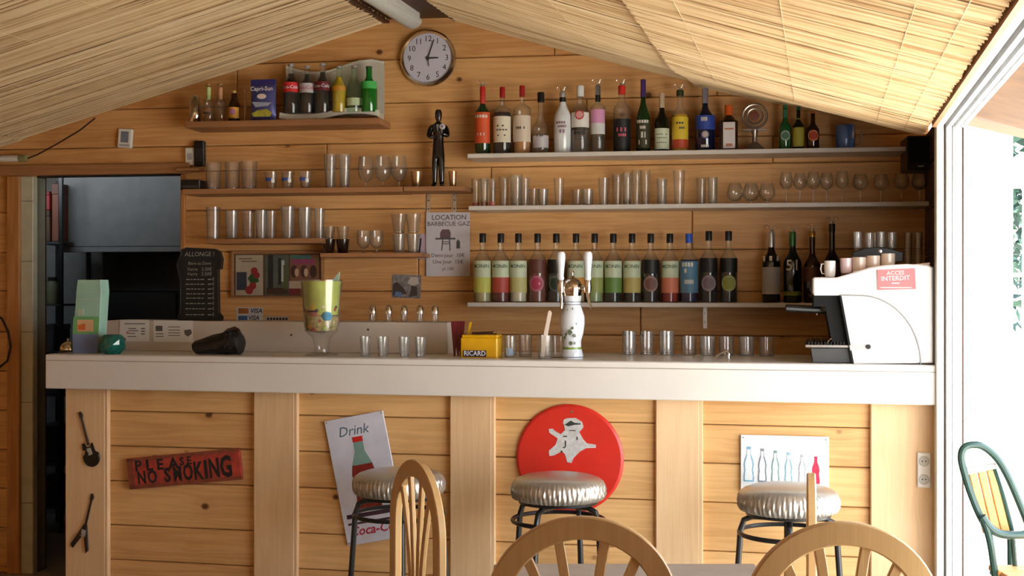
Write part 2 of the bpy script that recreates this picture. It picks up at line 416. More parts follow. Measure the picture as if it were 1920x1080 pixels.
# roof above the mats, added to block light from above
ce = thing('ceiling', None, None, (0, 0, 0), kind='structure')
ROOFM = C('roof boards', 120, 84, 50, .7, var=.2)
def grid(d0, d1, t0, t1, nd, n_t, dz, th):
    V = []; F = []
    for top in (0, th):
        for i in range(nd+1):
            for j in range(n_t+1): V.append(tuple(roofpt(d0+(d1-d0)*i/nd, t0+(t1-t0)*j/n_t, dz+top)))
    q = (nd+1)*(n_t+1); ix = lambda i, j, l: l*q+i*(n_t+1)+j
    for i in range(nd):
        for j in range(n_t):
            F += [(ix(i, j, 0), ix(i+1, j, 0), ix(i+1, j+1, 0), ix(i, j+1, 0)), (ix(i, j, 1), ix(i, j+1, 1), ix(i+1, j+1, 1), ix(i+1, j, 1))]
    for i in range(nd): F += [(ix(i, 0, 0), ix(i, 0, 1), ix(i+1, 0, 1), ix(i+1, 0, 0)), (ix(i, n_t, 0), ix(i+1, n_t, 0), ix(i+1, n_t, 1), ix(i, n_t, 1))]
    for j in range(n_t): F += [(ix(0, j, 0), ix(0, j+1, 0), ix(0, j+1, 1), ix(0, j, 1)), (ix(nd, j, 0), ix(nd, j, 1), ix(nd, j+1, 1), ix(nd, j+1, 0))]
    m = MB(); m.add(V, F); return m
grid(0, 2.34, -.25, 6.6, 8, 16, .045, .06).build('roof_board', ROOFM, ce, False)
grid(2.34, 3.0, -.25, 6.6, 1, 16, .09, .05).build('roof_board', ROOFM, ce, False)
grid(-3.6, 0, -.25, 6.6, 6, 6, .03, .06).build('roof_board', ROOFM, ce, False)

# reed mats
REED = reedmat('split reed', [(112, 78, 44), (184, 148, 104), (212, 182, 138), (228, 202, 160), (240, 220, 182)])
def reed_mat(label, d0, d1, t0, t1, dz, jag, thr):
    o = roofpt((d0+d1)/2, (t0+t1)/2, dz); root = thing('reed_mat', label, 'reed mat', o, 0, 'reed mats under the roof')
    n = int((t1-t0)/.0043); V = []; F = []; T = []
    S = 7
    for i in range(n):
        t = t0+(t1-t0)*(i+.5)/n; e0 = d0+random.uniform(-jag, jag); e1 = d1+random.uniform(-jag, jag)
        r = random.uniform(.0018, .0034); tint = min(1, max(0, random.gauss(.58, .22))); h0 = random.uniform(-.001, .0015); b0 = len(V)
        if random.random() < .07: h0 -= .004; tint = max(.75, tint)
        elif random.random() < .10: h0 += .006; tint = .08; r *= 1.5
        ph = random.uniform(0, 6.28); skew = random.gauss(0, .006)
        for k in range(S):
            d = e0+(e1-e0)*k/(S-1); tt = t+.003*math.sin(ph+k*1.1)+skew*(k/(S-1)-.5)
            c = roofpt(d, tt, dz+h0+.002*math.sin(ph*2+k))-o
            for (a, b) in ((0, -1.2), (1, .3), (-1, .3)): V.append(tuple(c+RDIR*(a*r)+Vector((0, 0, b*r))))
        for k in range(S-1):
            for q in range(3):
                q2 = (q+1) % 3; F.append((b0+k*3+q, b0+k*3+q2, b0+k*3+3+q2, b0+k*3+3+q))
        T += [tint]*(3*S)
    mb = MB(); mb.v = V; mb.f = F; me = mb.mesh('reeds'); me.materials.append(REED)
    at = me.attributes.new('tint', 'FLOAT', 'POINT'); at.data.foreach_set('value', T)
    ob = bpy.data.objects.new('reeds', me); COL.objects.link(ob); ob.parent = root; ob['kind'] = 'stuff'
    th = MB()
    for d in thr:
        pts = [tuple(roofpt(d, t0+(t1-t0)*j/60, dz-.0045-.001*math.sin(j*2.1))-o) for j in range(61)]; th.tube(pts, .0009, 4)
    th.build('binding_thread', C('pale binding thread', 226, 206, 166), root)
    return root
reed_mat('reed mat on the left roof slope, running up to the dark ridge beam', -2.05, -.16, -.02, 6.4, 0, .01, (-1.9, -1.55, -1.2, -.85, -.5, -.2))
reed_mat('shaded reed mat at the far left, low over the kitchen doorway', -3.03, -2.03, -.02, 6.4, -.006, .012, (-2.9, -2.5, -2.1))
reed_mat('reed mat just right of the ridge beam, above the clock', .16, 1.36, -.02, 6.4, 0, .008, (.25, .6, .95, 1.3))
reed_mat('brightly lit reed mat along the open right side, lapping over its neighbour', 1.28, 2.217, -.02, 6.4, -.016, .006, (1.45, 1.75, 2.05, 2.15))
# ridge beam with the fluorescent light
rb = RIDGE.copy(); rb.z = 2.70; RZ = math.atan2(-RDIR.x, RDIR.y)+math.pi   # local -y runs towards the camera
rzr = math.atan2(RDIR.x, -RDIR.y)
bm_ = thing('trim_1', None, None, rb, 0, kind='structure')
def along(p, d, t, z): v = AW*d+RDIR*t; return (v.x, v.y, z)
def ridgebox(d0, d1, t0, t1, z0, z1):
    m = MB(); m.add([along(0, d, t, z) for d in (d0, d1) for t in (t0, t1) for z in (z0, z1)], [(0, 1, 3, 2), (4, 6, 7, 5), (0, 4, 5, 1), (2, 3, 7, 6), (0, 2, 6, 4), (1, 5, 7, 3)]); return m
ridgebox(-.165, .165, .0, 6.5, -.002, .03).build('ridge_beam', C('dark brown ridge beam', 74, 44, 28, .5), bm_, False)
ridgebox(-.19, -.155, .0, 6.5, -.02, .028).build('ridge_batten', C('dark brown ridge beam', 74, 44, 28, .5), bm_, False)
ridgebox(.155, .19, .0, 6.5, -.02, .028).build('ridge_batten', C('dark brown ridge beam', 74, 44, 28, .5), bm_, False)
lamp = thing('ceiling_light', 'long white fluorescent batten light under the dark ridge beam', 'ceiling light', rb)
ridgebox(-.055, .03, .12, 1.4, -.05, -.003).build('light_housing', WHITE, lamp, False)
tb = MB()
for dd in (-.03, .008): tb.tube([along(0, dd, .14, -.052), along(0, dd, 1.38, -.052)], .011, 12)
tb.build('fluorescent_tube', C('white tube glass', 236, 236, 228, .2), lamp)
df = MB(); n = 10; pts = []
for t in (.10, 1.42):
    for i in range(n+1):
        a = math.pi*i/n; pts.append(along(0, -.0125-.048*math.cos(a), t, -.03-.042*math.sin(a)))
df.add(pts, [(i, i+1, n+2+i, n+1+i) for i in range(n)]+[tuple(range(n+1)), tuple(range(n+1, 2*n+2))[::-1]])
df.build('light_cover', glass('ribbed plastic cover', (.93, .95, .92), (.75, .78, .74), 1.2, .15, .45), lamp)

# aluminium sliding-door frame on the open right side
Zp = 4.5; P0 = Vector((1.492, Zp, 0))
post = thing('window_1', None, None, (P0.x, P0.y, 0), RB, kind='structure')
for i, (x0, x1, y0) in enumerate(((0, .026, 0), (.031, .051, -.012), (.056, .086, .004))):
    MB().box(x0, x1, y0, .07, 0, 2.02, .003).build('frame_post', ALU, post, False)
MB().box(.0, .086, .012, .06, 0, 2.02).build('post_groove', C('groove grey', 96, 96, 96), post, False)  # grooves between the post ribs are a darker grey
for x, z in ((.012, 1.76), (.04, 1.76), (.04, 1.04)):
    m = MB(); m.M = Matrix.Translation((x, -.002 if x < .03 else -.0135, z)) @ Matrix.Rotation(math.pi/2, 4, 'X'); m.lathe([(0, 0), (.004, 0), (.003, .002), (0, .002)], 10); m.build('screw', STEEL, post)
track = thing('window_2', None, None, (P0.x, P0.y, 1.985), 0, kind='structure')
def trackbox(x0, x1, z0, z1, t0=0, t1=5.2):
    m = MB(); f = lambda x, t, z: (x+RDIR.x*t, RDIR.y*t, z)
    m.add([f(x, t, z) for x in (x0, x1) for t in (t0, t1) for z in (z0, z1)], [(0, 1, 3, 2), (4, 6, 7, 5), (0, 4, 5, 1), (2, 3, 7, 6), (0, 2, 6, 4), (1, 5, 7, 3)]); return m
for (x0, x1, z0, z1) in ((0, .020, -.0, .06), (.033, .048, -.004, .06), (.062, .076, -.004, .06), (.086, .10, -.0, .08)):
    trackbox(x0, x1, z0, z1).build('track_rail', C('grey white aluminium', 206, 208, 211, .35), track, False)
trackbox(0, .10, .03, .075).build('track_bed', C('track bed grey', 120, 122, 126), track, False)
trackbox(-.016, 0, .0, .12).build('header_board', PINE_S, track, False)

# ---------------------------------------------------------------- kitchen beyond the doorway
K = Frame(7.6, 8.8)
kr_ = thing('wall_kitchen', None, None, K.root(), -K.th, kind='structure')
MB().box(-4.2, -.7, 0, .1, 0, 2.6).build('kitchen_wall', C('dim grey kitchen wall', 120, 120, 116, .7), kr_, False)
MB().box(-1.35, -1.27, -1.47, 0, 0, 2.6).build('kitchen_side_wall', C('dim grey kitchen wall', 120, 120, 116, .7), kr_, False)
MB().box(-3.3, -3.2, -1.47, 0, 0, 2.6).build('kitchen_side_wall', C('dim grey kitchen wall', 120, 120, 116, .7), kr_, False)
MB().box(-4.2, -.7, -1.46, .1, 2.45, 2.55).build('kitchen_ceiling', C('dim grey kitchen wall', 120, 120, 116, .7), kr_, False)
q = Loc(K, 225, .45, 1.66)
hood = thing('extractor_hood', 'grey steel extractor hood in the dark kitchen', 'extractor hood', q.o, RW)
x0, x1 = q.x(118), q.x(345); zt = q.z(225, 322); zb_ = 0
HG = C('dull steel sheet', 120, 120, 118, .6, metal=.1)
MB().prism([(x0, 0), (x1, 0), (x1, zt), (x0, zt)], 0, .4, .006).build('hood_shell', HG, hood, False)
MB().box(x0-.004, x1, -.02, 0, -.03, .0, .002).build('hood_rim', HG, hood, False)
for i in range(3):
    a = x0+.03+i*(x1-x0-.05)/3; MB().box(a, a+(x1-x0)/3-.03, .05, .35, -.012, -.002).build('grease_filter', STEEL, hood, False)
q = Loc(K, 225, .3, K.H(225, 449, .3))
rk = thing('utensil_rail', 'thin steel rail with small hooks under the extractor hood', 'rail', q.o, RW)
m = MB(); m.tube([(q.x(119), 0, 0), (q.x(340), 0, 0)], .006); m.build('rail', STEEL, rk)
for px in (125, 150, 165, 178, 190, 222, 262, 268):
    m = MB(); x = q.x(px); m.tube([(x, 0, .004), (x, -.01, 0), (x, -.01, -.02), (x, .004, -.03), (x, .008, -.02)], .002, 6); m.build('hook', CHROME, rk)
q = Loc(K, 235, .3, 0)
st = thing('kitchen_stove', 'black stove standing in the dark kitchen', 'stove', q.o, RW)
m = MB(); m.box(q.x(195), q.x(345), -.1, .28, 0, q.z(235, 548), .01); m.build('stove_body', BLACK, st, False)
m = MB(); m.box(q.x(160), q.x(345), .2, .29, q.z(235, 548), q.z(235, 470), .01); m.build('stove_back', C('dark grey enamel', 70, 70, 70, .3), st, False)
for px in (225, 265, 305): m = MB(); m.M = Matrix.Translation((q.x(px), -.1, .8)) @ Matrix.Rotation(math.pi/2, 4, 'X'); m.lathe([(0, 0), (.02, 0), (.017, .02), (0, .02)], 14); m.build('stove_knob', STEEL, st)
# shelf unit on the left of the kitchen
KS = Frame(7.0, 8.8)
q = Loc(KS, 92, 0, 0)
su = thing('storage_rack', 'dark metal storage rack just inside the kitchen doorway', 'rack', q.o, RW)
xa, xb = q.x(50), q.x(110); lv = [q.z(92, y) for y in (1060, 950, 870, 740, 660, 570, 453, 330)]
for x in (xa, xb):
    for y in (0, .33): MB().box(x, x+.02, y, y+.02, 0, lv[-1]).build('rack_post', BLKM, su, False)
for z in lv[1:-1]: MB().box(xa, xb+.02, 0, .35, z-.012, z).build('rack_shelf', C('dark grey shelf', 58, 58, 60), su, False)
def kbox(px0, px1, py0, py1, shelf, cname, rgb, label, name='storage_box', cat='box', rnd=False, off=-.03):
    qq = Loc(KS, (px0+px1)/2, off, q.H0+lv[shelf]+.0005); xw = (qq.x(px1)-qq.x(px0))/2; h = (py1-py0)*KS.k(px0, off)
    mm = C(cname, *rgb, .5); t = thing(name, label, cat, qq.o, RW, 'things stored on the kitchen rack')
    if rnd:
        MB().lathe([(0, 0), (xw*.9, 0), (xw, h*.1), (xw, h*.75), (xw*.75, h*.84), (xw*.75, h*.86), (0, h*.86)], 18).build('jar_body', mm, t)
        MB().lathe([(xw*.8, h*.86), (xw*.8, h), (0, h)], 18).build('lid', BLACK, t)
    else:
        MB().box(-xw, xw, 0, .2, 0, h, .004).build('box_body', mm, t, False); MB().box(-xw*1.03, xw*1.03, -.004, .204, h*.82, h+.003, .003).build('lid', C(cname+' lid', *[int(c*.8) for c in rgb], .5), t, False)
kbox(68, 93, 395, 453, 6, 'dark brown carton', (90, 60, 40), 'brown carton on the upper rack shelf in the kitchen')
kbox(97, 110, 345, 453, 6, 'rust brown board', (120, 66, 40), 'tall rust brown box on the upper rack shelf', off=-.03)
kbox(67, 93, 360, 394, 6, 'red carton', (150, 30, 30), 'red carton stacked on the brown one in the kitchen rack')
bpy.context.view_layer.update()
rc = [o for o in COL.objects if o.get('label', '').startswith('red carton')][0]; rc.location.z += 58*KS.k(85, -.03)+.004
kbox(66, 84, 530, 570, 5, 'grey canister', (120, 120, 118), 'round grey canister on the middle rack shelf', 'canister', 'canister', True)
kbox(88, 108, 520, 570, 5, 'olive canister', (110, 112, 80), 'olive canister with black lid on the middle rack shelf', 'canister', 'canister', True)
kbox(68, 100, 610, 660, 4, 'dark grey tub', (72, 72, 74), 'dark grey tub on the rack shelf below the canisters')
kbox(66, 109, 690, 740, 3, 'slate crate', (60, 62, 70), 'slate coloured crate low in the kitchen rack')
kbox(70, 108, 800, 870, 2, 'black tub', (34, 34, 36), 'black tub low in the kitchen rack')
kbox(66, 108, 900, 950, 1, 'brown crate', (66, 44, 34), 'dark brown crate at the bottom of the kitchen rack')

# ---------------------------------------------------------------- outdoors
gr = MB().box(1.9, 30, -12, 32, -.03, .004).build('ground', C('pale gravel yard', 214, 206, 192, .8, var=.12, scale=30), smooth=False); gr['kind'] = 'structure'
ow = thing('white_outbuilding', 'white rendered outbuilding with a tiled eave in the bright yard', 'building', (2.2, 7.2, 0), -.1)
MB().box(.0, .60, 0, .25, 0, 2.42, .01).build('rendered_wall', C('white render', 236, 234, 228, .8, bump=.1), ow, False)
m = MB(); m.box(-.25, 1.4, -.35, .5, 2.44, 2.50, .01); m.build('eave_board', C('eave white', 232, 222, 208), ow, False)
for i in range(14):
    m = MB(); x = -.22+i*.12
    pts = [(x, -.45, 2.53), (x, .5, 2.93)]
    m.tube(pts, .062, 12); m.build('roof_tile', C('terracotta tile', 186, 128, 96, .7, var=.2), ow)
def tree(x, y, h, label, n=2600):
    t = thing('garden_tree', label, 'tree', (x, y, 0), 0, 'trees beyond the yard')
    m = MB(); m.tube([(0, 0, 0), (.05, 0, h*.3), (-.04, .03, h*.6), (0, 0, h*.85)], [.11, .09, .06, .03], 8); m.build('trunk', C('bark', 84, 66, 50, .9, bump=.4), t)
    V = []; F = []
    for i in range(n):
        d = Vector(rng.normal(size=3)); d.normalize(); r = (.45+.55*random.random())
        c = Vector((d.x*r*h*.34, d.y*r*h*.34, h*.6+d.z*r*h*.42)); a = Vector(rng.normal(size=3)).normalized(); b = a.cross(d).normalized(); s_ = .09
        k = len(V); V += [tuple(c-a*s_), tuple(c+b*s_*.5), tuple(c+a*s_), tuple(c-b*s_*.5)]; F.append((k, k+1, k+2, k+3))
    m = MB(); m.v = V; m.f = F; m.build('foliage', C('blue green leaves', 34, 66, 50, .5, var=.4, scale=3), t, False, kind='stuff')
tree(5.2, 12.5, 4.6, 'dark green tree seen past the right edge of the white outbuilding')
tree(9.2, 19.5, 5.6, 'taller tree farther back in the yard', 1800)
gl_ = thing('garden_lamp', 'white globe garden lamp on a thin pole at the right edge', 'lamp', ((1922-960)/FPX*7.0, 7.0, 0))
MB().lathe([(0, 0), (.08, 0), (.08, .02), (.02, .05), (.015, 1.95), (.04, 2.0), (0, 2.0)], 16).build('pole', ALU, gl_)
MB().lathe([(0, 1.99)]+[(.085*math.sin(a), 2.075-.085*math.cos(a)) for a in [math.pi*i/14 for i in range(1, 14)]]+[(0, 2.16)], 24).build('globe', C('white globe', 240, 240, 236, .3), gl_)
fe = thing('yard_fence', 'thin horizontal white fence rails at the far edge of the yard', 'fence', (2.95, 9.2, 0))
for x in (0, 1.2, 2.4): MB().box(x, x+.05, 0, .05, 0, 2.2).build('fence_post', ALU, fe, False)
for z in (.5, 1.0, 1.5, 2.14): MB().box(0, 2.45, .05, .07, z, z+.03).build('fence_rail', ALU, fe, False)
# ================================================================== BAR
CT = 1.147                       # counter top height
bar = thing('bar_counter', 'pine bar counter front with broad upright boards and horizontal planks', 'bar counter', B.root(), RB)
OFP, OFK = -.085, -.108
hbb = [1.02, .908, .763, .617, .434, .29, .145, 0]
pil = [(122, 197), (475, 552), (843, 922), (1229, 1312), (1632, 1757)]
for i, (a, b) in enumerate(pil):
    MB().box(B.s_(a, OFP), B.s_(b, OFP), .085, .109, 0, 1.012, .004).build('upright_board', PINE_BV, bar, False)
for (a, b) in [(197, 475), (552, 843), (922, 1229), (1312, 1632)]:
    for i in range(7):
        zt, zb = hbb[i]-.0015, hbb[i+1]+.0015
        MB().prism([(B.s_(a, OFK)-.02, zb), (B.s_(b, OFK)+.02, zb), (B.s_(b, OFK)+.02, zt), (B.s_(a, OFK)-.02, zt)], .1095, .128, .004).build('plank', PINE_B, bar, False)
    MB().prism([(B.s_(a, OFP)-.003, 0), (B.s_(a, OFP)+.011, 0), (B.s_(a, OFP)+.011, 1.01), (B.s_(a, OFP)-.003, 1.01)], .086, .1085, .002).build('edge_strip', PINE_BV, bar, False)
MB().box(B.s_(124, OFP), B.s_(1757, OFP)-.005, .128, .55, 0, 1.005).build('bar_body', C('dark wood behind boards', 60, 36, 18), bar, False)
MB().box(B.s_(122, OFP), B.s_(122, OFP)+.012, .11, .55, 0, 1.008).build('end_board', PINE_BV, bar, False)
ct = thing('countertop', 'long pale grey laminate countertop with a thick straight edge', 'countertop', B.root(), RB)
sa, sb = B.s_(85, 0), B.s_(1755, 0)
MB().box(sa, sb, .022, .62, 1.02, CT, .003).build('worktop', COUNTERM, ct, False)
MB().box(sa, sb, 0, .022, 1.006, CT-.001, .003).build('fascia', COUNTERM, ct, False)
MB().box(sa, sb, -.0015, .001, CT-.026, CT-.0235).build('edge_seam', C('seam brown', 150, 138, 124), ct, False)
# raised ledge behind
q = Loc(B, 515, -.36, CT+.0005)
rp = thing('raised_ledge', 'grey laminate raised ledge behind the left half of the counter', 'ledge', q.o, RB)
xl, xr = q.x(192), q.x(838); RH = q.z(515, 603)
MB().box(xl, xr, 0, .018, 0, RH, .002).build('front_panel', GREYLAM, rp, False)
MB().box(xl, xr, .018, .24, RH-.018, RH, .001).build('ledge_top', GREYLAM, rp, False)
MB().box(xr, xr+.006, -.001, .24, 0, RH+.001, .001).build('end_cap', C('pale edge band', 222, 216, 204, .4), rp, False)
for px, py in ((546, 628), (690, 618)):
    m = MB(); x, z = q.p(px, py); m.M = Matrix.Translation((x, 0, z)) @ Matrix.Rotation(math.pi/2, 4, 'X'); m.lathe([(0, .002), (.005, .001), (.005, 0)], 10); m.build('screw', C('dark screw', 70, 60, 50), rp)
LEDGE = CT+.0005+RH

# ---------------------------------------------------------------- things on the bar front
def flat(F, px, py, off, name, label, cat, group=None, tilt=0.):
    q = Loc(F, px, off, F.H(px, py, off)); t = thing(name, label, cat, q.o, -F.th, group); t.rotation_euler = (0, tilt, -F.th)   # tilt > 0 turns clockwise seen from the room
    return q, t
def pw(F, off, px): return F.k(px, off)
k = pw(B, -.10, 346)
q, t = flat(B, 346, 879, -.10, 'no_smoking_sign', 'weathered red wooden sign lettered PLEASE NO SMOKING on the bar planks', 'sign', None, math.radians(-6.6))
brd = MB().box(-115*k, 115*k, -.008, .008, -29*k, 29*k, .002).build('board', C('weathered red board', 176, 62, 46, .7, var=.35, scale=25), t, False)
m = MB(); m.box(-115*k, 115*k, -.0085, -.007, -29*k, -22*k); m.box(-115*k, 115*k, -.0085, -.007, 23*k, 29*k); m.box(-115*k, -103*k, -.0085, -.007, -29*k, 29*k)
m.build('worn_border', C('worn brown red border', 134, 66, 44, .8, var=.3, scale=30), t, False)
STN = C('stencil black', 34, 24, 22, .8)
for ch, x, z, sz, sx in (('P', -92, 13, 28, 1.), ('L', -69, 12.5, 28, 1.), ('E', -47, 12, 28, 1.), ('A', -19, 11.5, 28, 1.), ('S', -2, 14, 20, 1.), ('E', 13, 14.5, 20, 1.),
                         ('N', -87, -10, 33, .72), ('O', -65, -10, 34, .72), ('S', -34, -9.5, 36, .8), ('M', -13, -9, 38, .62), ('O', 8.5, -8, 42, .6), ('K', 29, -7, 45, .62), ('I', 45, -6, 47, .8), ('N', 62, -5, 49, .6), ('G', 86, -4, 54, .62)):
    m = MB(); m.text(ch, x*k, z*k, sz*k, -.0095, bold=.035, sx=sx); m.build('letter', STN, brd, False)
# white tin sign with bottle
k = pw(B, -.10, 685)
q, t = flat(B, 685, 897, -.10, 'tin_sign', 'tilted white tin sign with a cola bottle, left of the first stool', 'sign', None, math.radians(-11.4))
hw, hh = 59*k, 119*k
m = MB(); m.box(-hw, hw, -.003, .003, -hh, hh, .0015); m.build('tin_plate', C('lilac white enamel', 206, 208, 222, .35), t, False)
m = MB(); m.text('Drink', -6*k, 92*k, 26*k, -.0036, shear=.25); m.build('lettering', C('grey blue print', 70, 100, 120), t, False)
def bottle_outline(w, h): return [(-.5*w, 0), (.5*w, 0), (.52*w, .12*h), (.42*w, .35*h), (.5*w, .5*h), (.42*w, .62*h), (.2*w, .8*h), (.2*w, .97*h), (.24*w, 1*h), (-.24*w, 1*h), (-.2*w, .97*h), (-.2*w, .8*h), (-.42*w, .62*h), (-.5*w, .5*h), (-.42*w, .35*h), (-.52*w, .12*h)]
m = MB(); m.prism([(x, z-60*k) for x, z in bottle_outline(48*k, 140*k)], -.0037, -.003); m.build('printed_bottle', C('printed bottle glass', 120, 160, 150, .4), t, False)
m = MB(); m.prism([(x, z-59*k) for x, z in bottle_outline(46*k, 139*k) if z < 100*k], -.0042, -.0036); m.build('printed_cola', C('printed cola brown', 132, 36, 30, .4, var=.4, scale=60), t, False)
m = MB(); m.box(-10*k, 10*k, -.0044, -.0036, 70*k, 80*k); m.build('printed_cap', RED, t, False)
m = MB(); m.box(-50*k, 57*k, -.0036, -.003, -70*k, -62*k); m.box(-50*k, 57*k, -.0036, -.003, -82*k, -78*k); m.build('printed_stripe', C('purple black print', 58, 34, 52), t, False)
m = MB(); m.text('Coca-Cola', 2*k, -95*k, 24*k, -.0036, shear=.3, bold=.02); m.build('lettering', C('crimson print', 176, 30, 62), t, False)
for sx in (-1, 1):
    for sz in (-1, 1): m = MB(); m.M = Matrix.Translation((sx*(hw-4*k), -.003, sz*(hh-4*k))) @ Matrix.Rotation(math.pi/2, 4, 'X'); m.lathe([(0, .002), (.0035, .001), (.0035, 0)], 8); m.build('screw', STEEL, t)
# red disc
k = pw(B, -.10, 1068)
q, t = flat(B, 1068, 860, -.10, 'round_sign', 'big round red enamel sign with a pale grey figure', 'sign')
m = MB(); m.M = Matrix.Rotation(math.pi/2, 4, 'X'); m.lathe([(0, .006), (97*k, .006), (100*k, .004), (102*k, 0), (102*k, -.004), (0, -.004)], 72); m.build('enamel_disc', C('red enamel', 206, 44, 32, .35, var=.06), t)
def pf(poly): return [((x-1068)*k, (860-y)*k) for x, y in poly]
m = MB()
m.prism(pf([(1029, 805), (1036, 804), (1043, 810), (1052, 814), (1060, 806), (1085, 806), (1094, 822), (1101, 830), (1118, 832), (1118, 838), (1100, 839), (1088, 846), (1076, 858), (1072, 868), (1064, 866), (1060, 852), (1054, 846), (1040, 854), (1030, 856), (1029, 846), (1042, 834), (1046, 822), (1030, 812)]), -.0075, -.006)
m.prism(pf([(1057, 792), (1062, 784), (1080, 783), (1092, 790), (1095, 800), (1090, 806), (1084, 812), (1070, 812), (1060, 806)]), -.0078, -.006)
m.prism(pf([(1058, 786), (1065, 785), (1068, 792), (1062, 797), (1056, 794)]), -.008, -.006)
m.build('printed_figure', C('pale grey print', 196, 196, 194, .5, var=.18, scale=80), t, False)
m = MB(); m.prism(pf([(1059, 796), (1066, 799), (1078, 796), (1090, 795), (1090, 793), (1078, 792), (1071, 788), (1064, 793)]), -.0088, -.0078)
for a in ((1056, 817, 1064, 819), (1060, 826, 1062, 838), (1056, 838, 1060, 840), (1068, 806, 1080, 807.5), (1082, 818, 1084, 824), (1052, 845, 1055, 848)):
    m.box((a[0]-1068)*k, (a[2]-1068)*k, -.0088, -.0074, (860-a[3])*k, (860-a[1])*k)
m.build('printed_lines', C('dark print', 52, 54, 54), t, False)
m = MB(); m.M = Matrix.Translation((4*k, -.006, 88*k)) @ Matrix.Rotation(math.pi/2, 4, 'X'); m.lathe([(0, .003), (.005, .002), (.005, 0)], 10); m.build('screw', STEEL, t)
# small bottle poster
k = pw(B, -.10, 1471)
q, t = flat(B, 1471, 871, -.10, 'bottle_poster', 'small white plate printed with a row of six bottles, behind the right stool', 'poster')
MB().box(-81*k, 81*k, -.003, .003, -54*k, 54*k, .001).build('plate', C('white enamel', 222, 224, 226, .4), t, False)
bc = [(-66, 19, 'pale blue print', (120, 170, 196)), (-41, 16, 'grey print', (120, 130, 140)), (-17, 15, 'sea green print', (120, 160, 156)), (7, 14, 'light blue print', (130, 180, 200)), (32, 14, 'silver print', (170, 174, 176)), (57, 14, 'red print', (200, 40, 76))]
for i, (x, w_, nm, rgb) in enumerate(bc):
    m = MB(); m.prism([(a+x*k, b-34*k) for a, b in bottle_outline(w_*k, (66-3*i)*k)], -.0038, -.003); m.build('printed_bottle', C(nm, *rgb, .4, var=.3, scale=90), t, False)
    if i < 5:
        m = MB(); m.prism([(a+x*k, b-31*k) for a, b in bottle_outline((w_-5)*k, (58-3*i)*k)], -.0042, -.0037); m.build('printed_highlight', C('white print', 226, 232, 234, .4), t, False)
for sx in (-1, 1): m = MB(); m.M = Matrix.Translation((sx*76*k, -.003, 49*k)) @ Matrix.Rotation(math.pi/2, 4, 'X'); m.lathe([(0, .002), (.003, .001), (.003, 0)], 8); m.build('screw', STEEL, t)
# socket on the right upright
k = pw(B, OFP, 1732)
q, t = flat(B, 1732, 881, OFP+.001, 'double_socket', 'white double electric socket plate on the right upright board', 'socket')
MB().box(-12*k, 12*k, -.012, 0, -33*k, 33*k, .003).build('plate', WHITE, t, False)
for z in (-17*k, 17*k):
    m = MB(); m.M = Matrix.Translation((0, -.0125, z)) @ Matrix.Rotation(math.pi/2, 4, 'X'); m.lathe([(.0, .0), (.014, .0), (.017, .002), (.019, 0)], 18); sf = m.build('socket_face', C('socket grey', 196, 196, 192), t)
    m = MB()
    for x in (-.006, .006): m.box(x-.002, x+.002, -.0142, -.0126, z-.002, z+.002)
    m.build('pin_hole', INK, sf, False)
# guitar magnets
def guitar(px, py, tilt, label, fly):
    k = pw(B, OFP, px); q, t = flat(B, px, py, OFP+.001, 'guitar_cutout', label, 'wall ornament', None, tilt)
    D = C('dark guitar brown', 40, 22, 18, .4); 
    m = MB(); m.prism([(-2*k, -2*k), (2*k, -2*k), (1.6*k, 50*k), (-1.6*k, 50*k)], -.006, 0, .0008); m.build('neck', D, t, False)
    m = MB(); m.prism([(-3*k, 50*k), (3*k, 50*k), (4*k, 56*k), (1*k, 62*k), (-3*k, 61*k)], -.006, 0, .0008); m.build('headstock', D, t, False)
    if fly: m = MB(); m.prism([(-3*k, 2*k), (3*k, 2*k), (17*k, -44*k), (13*k, -50*k), (2*k, -20*k), (-2*k, -20*k), (-15*k, -48*k), (-21*k, -42*k)], -.007, 0, .001); m.build('guitar_body', D, t, False)
    else:
        m = MB(); pts = []
        for i in range(28):
            a = 2*math.pi*i/28; r = 1+.12*math.cos(2*a)*1; x, z = 17*k*math.cos(a), -25*k+19*k*math.sin(a)
            if z > -18*k: x *= .72
            pts.append((x, z))
        m.prism(pts, -.007, 0, .001); m.prism([(-13*k, -10*k), (-12*k, 2*k), (-8*k, 3*k), (-5*k, -6*k), (4*k, -6*k), (6*k, 0), (9*k, 0), (10*k, -12*k)], -.0068, 0)
        m.build('guitar_body', C('black guitar lacquer', 20, 20, 20, .2), t, False)
    m = MB(); m.prism([(-5*k, -8*k), (4*k, -8*k), (5*k, -20*k), (-2*k, -22*k)], -.0085, -.0065); m.build('pick_guard', C('grey white pick guard', 170, 168, 160), t, False)
    m = MB(); 
    for z in (-14, -20): m.box(-4*k, 4*k, -.0095, -.008, (z-1)*k, (z+1)*k)
    m.build('pickup', STEEL, t, False)
guitar(166, 832, math.radians(-16), 'small round bodied guitar ornament high on the left upright board', False)
guitar(161, 985, math.radians(14), 'small V shaped guitar ornament low on the left upright board', True)

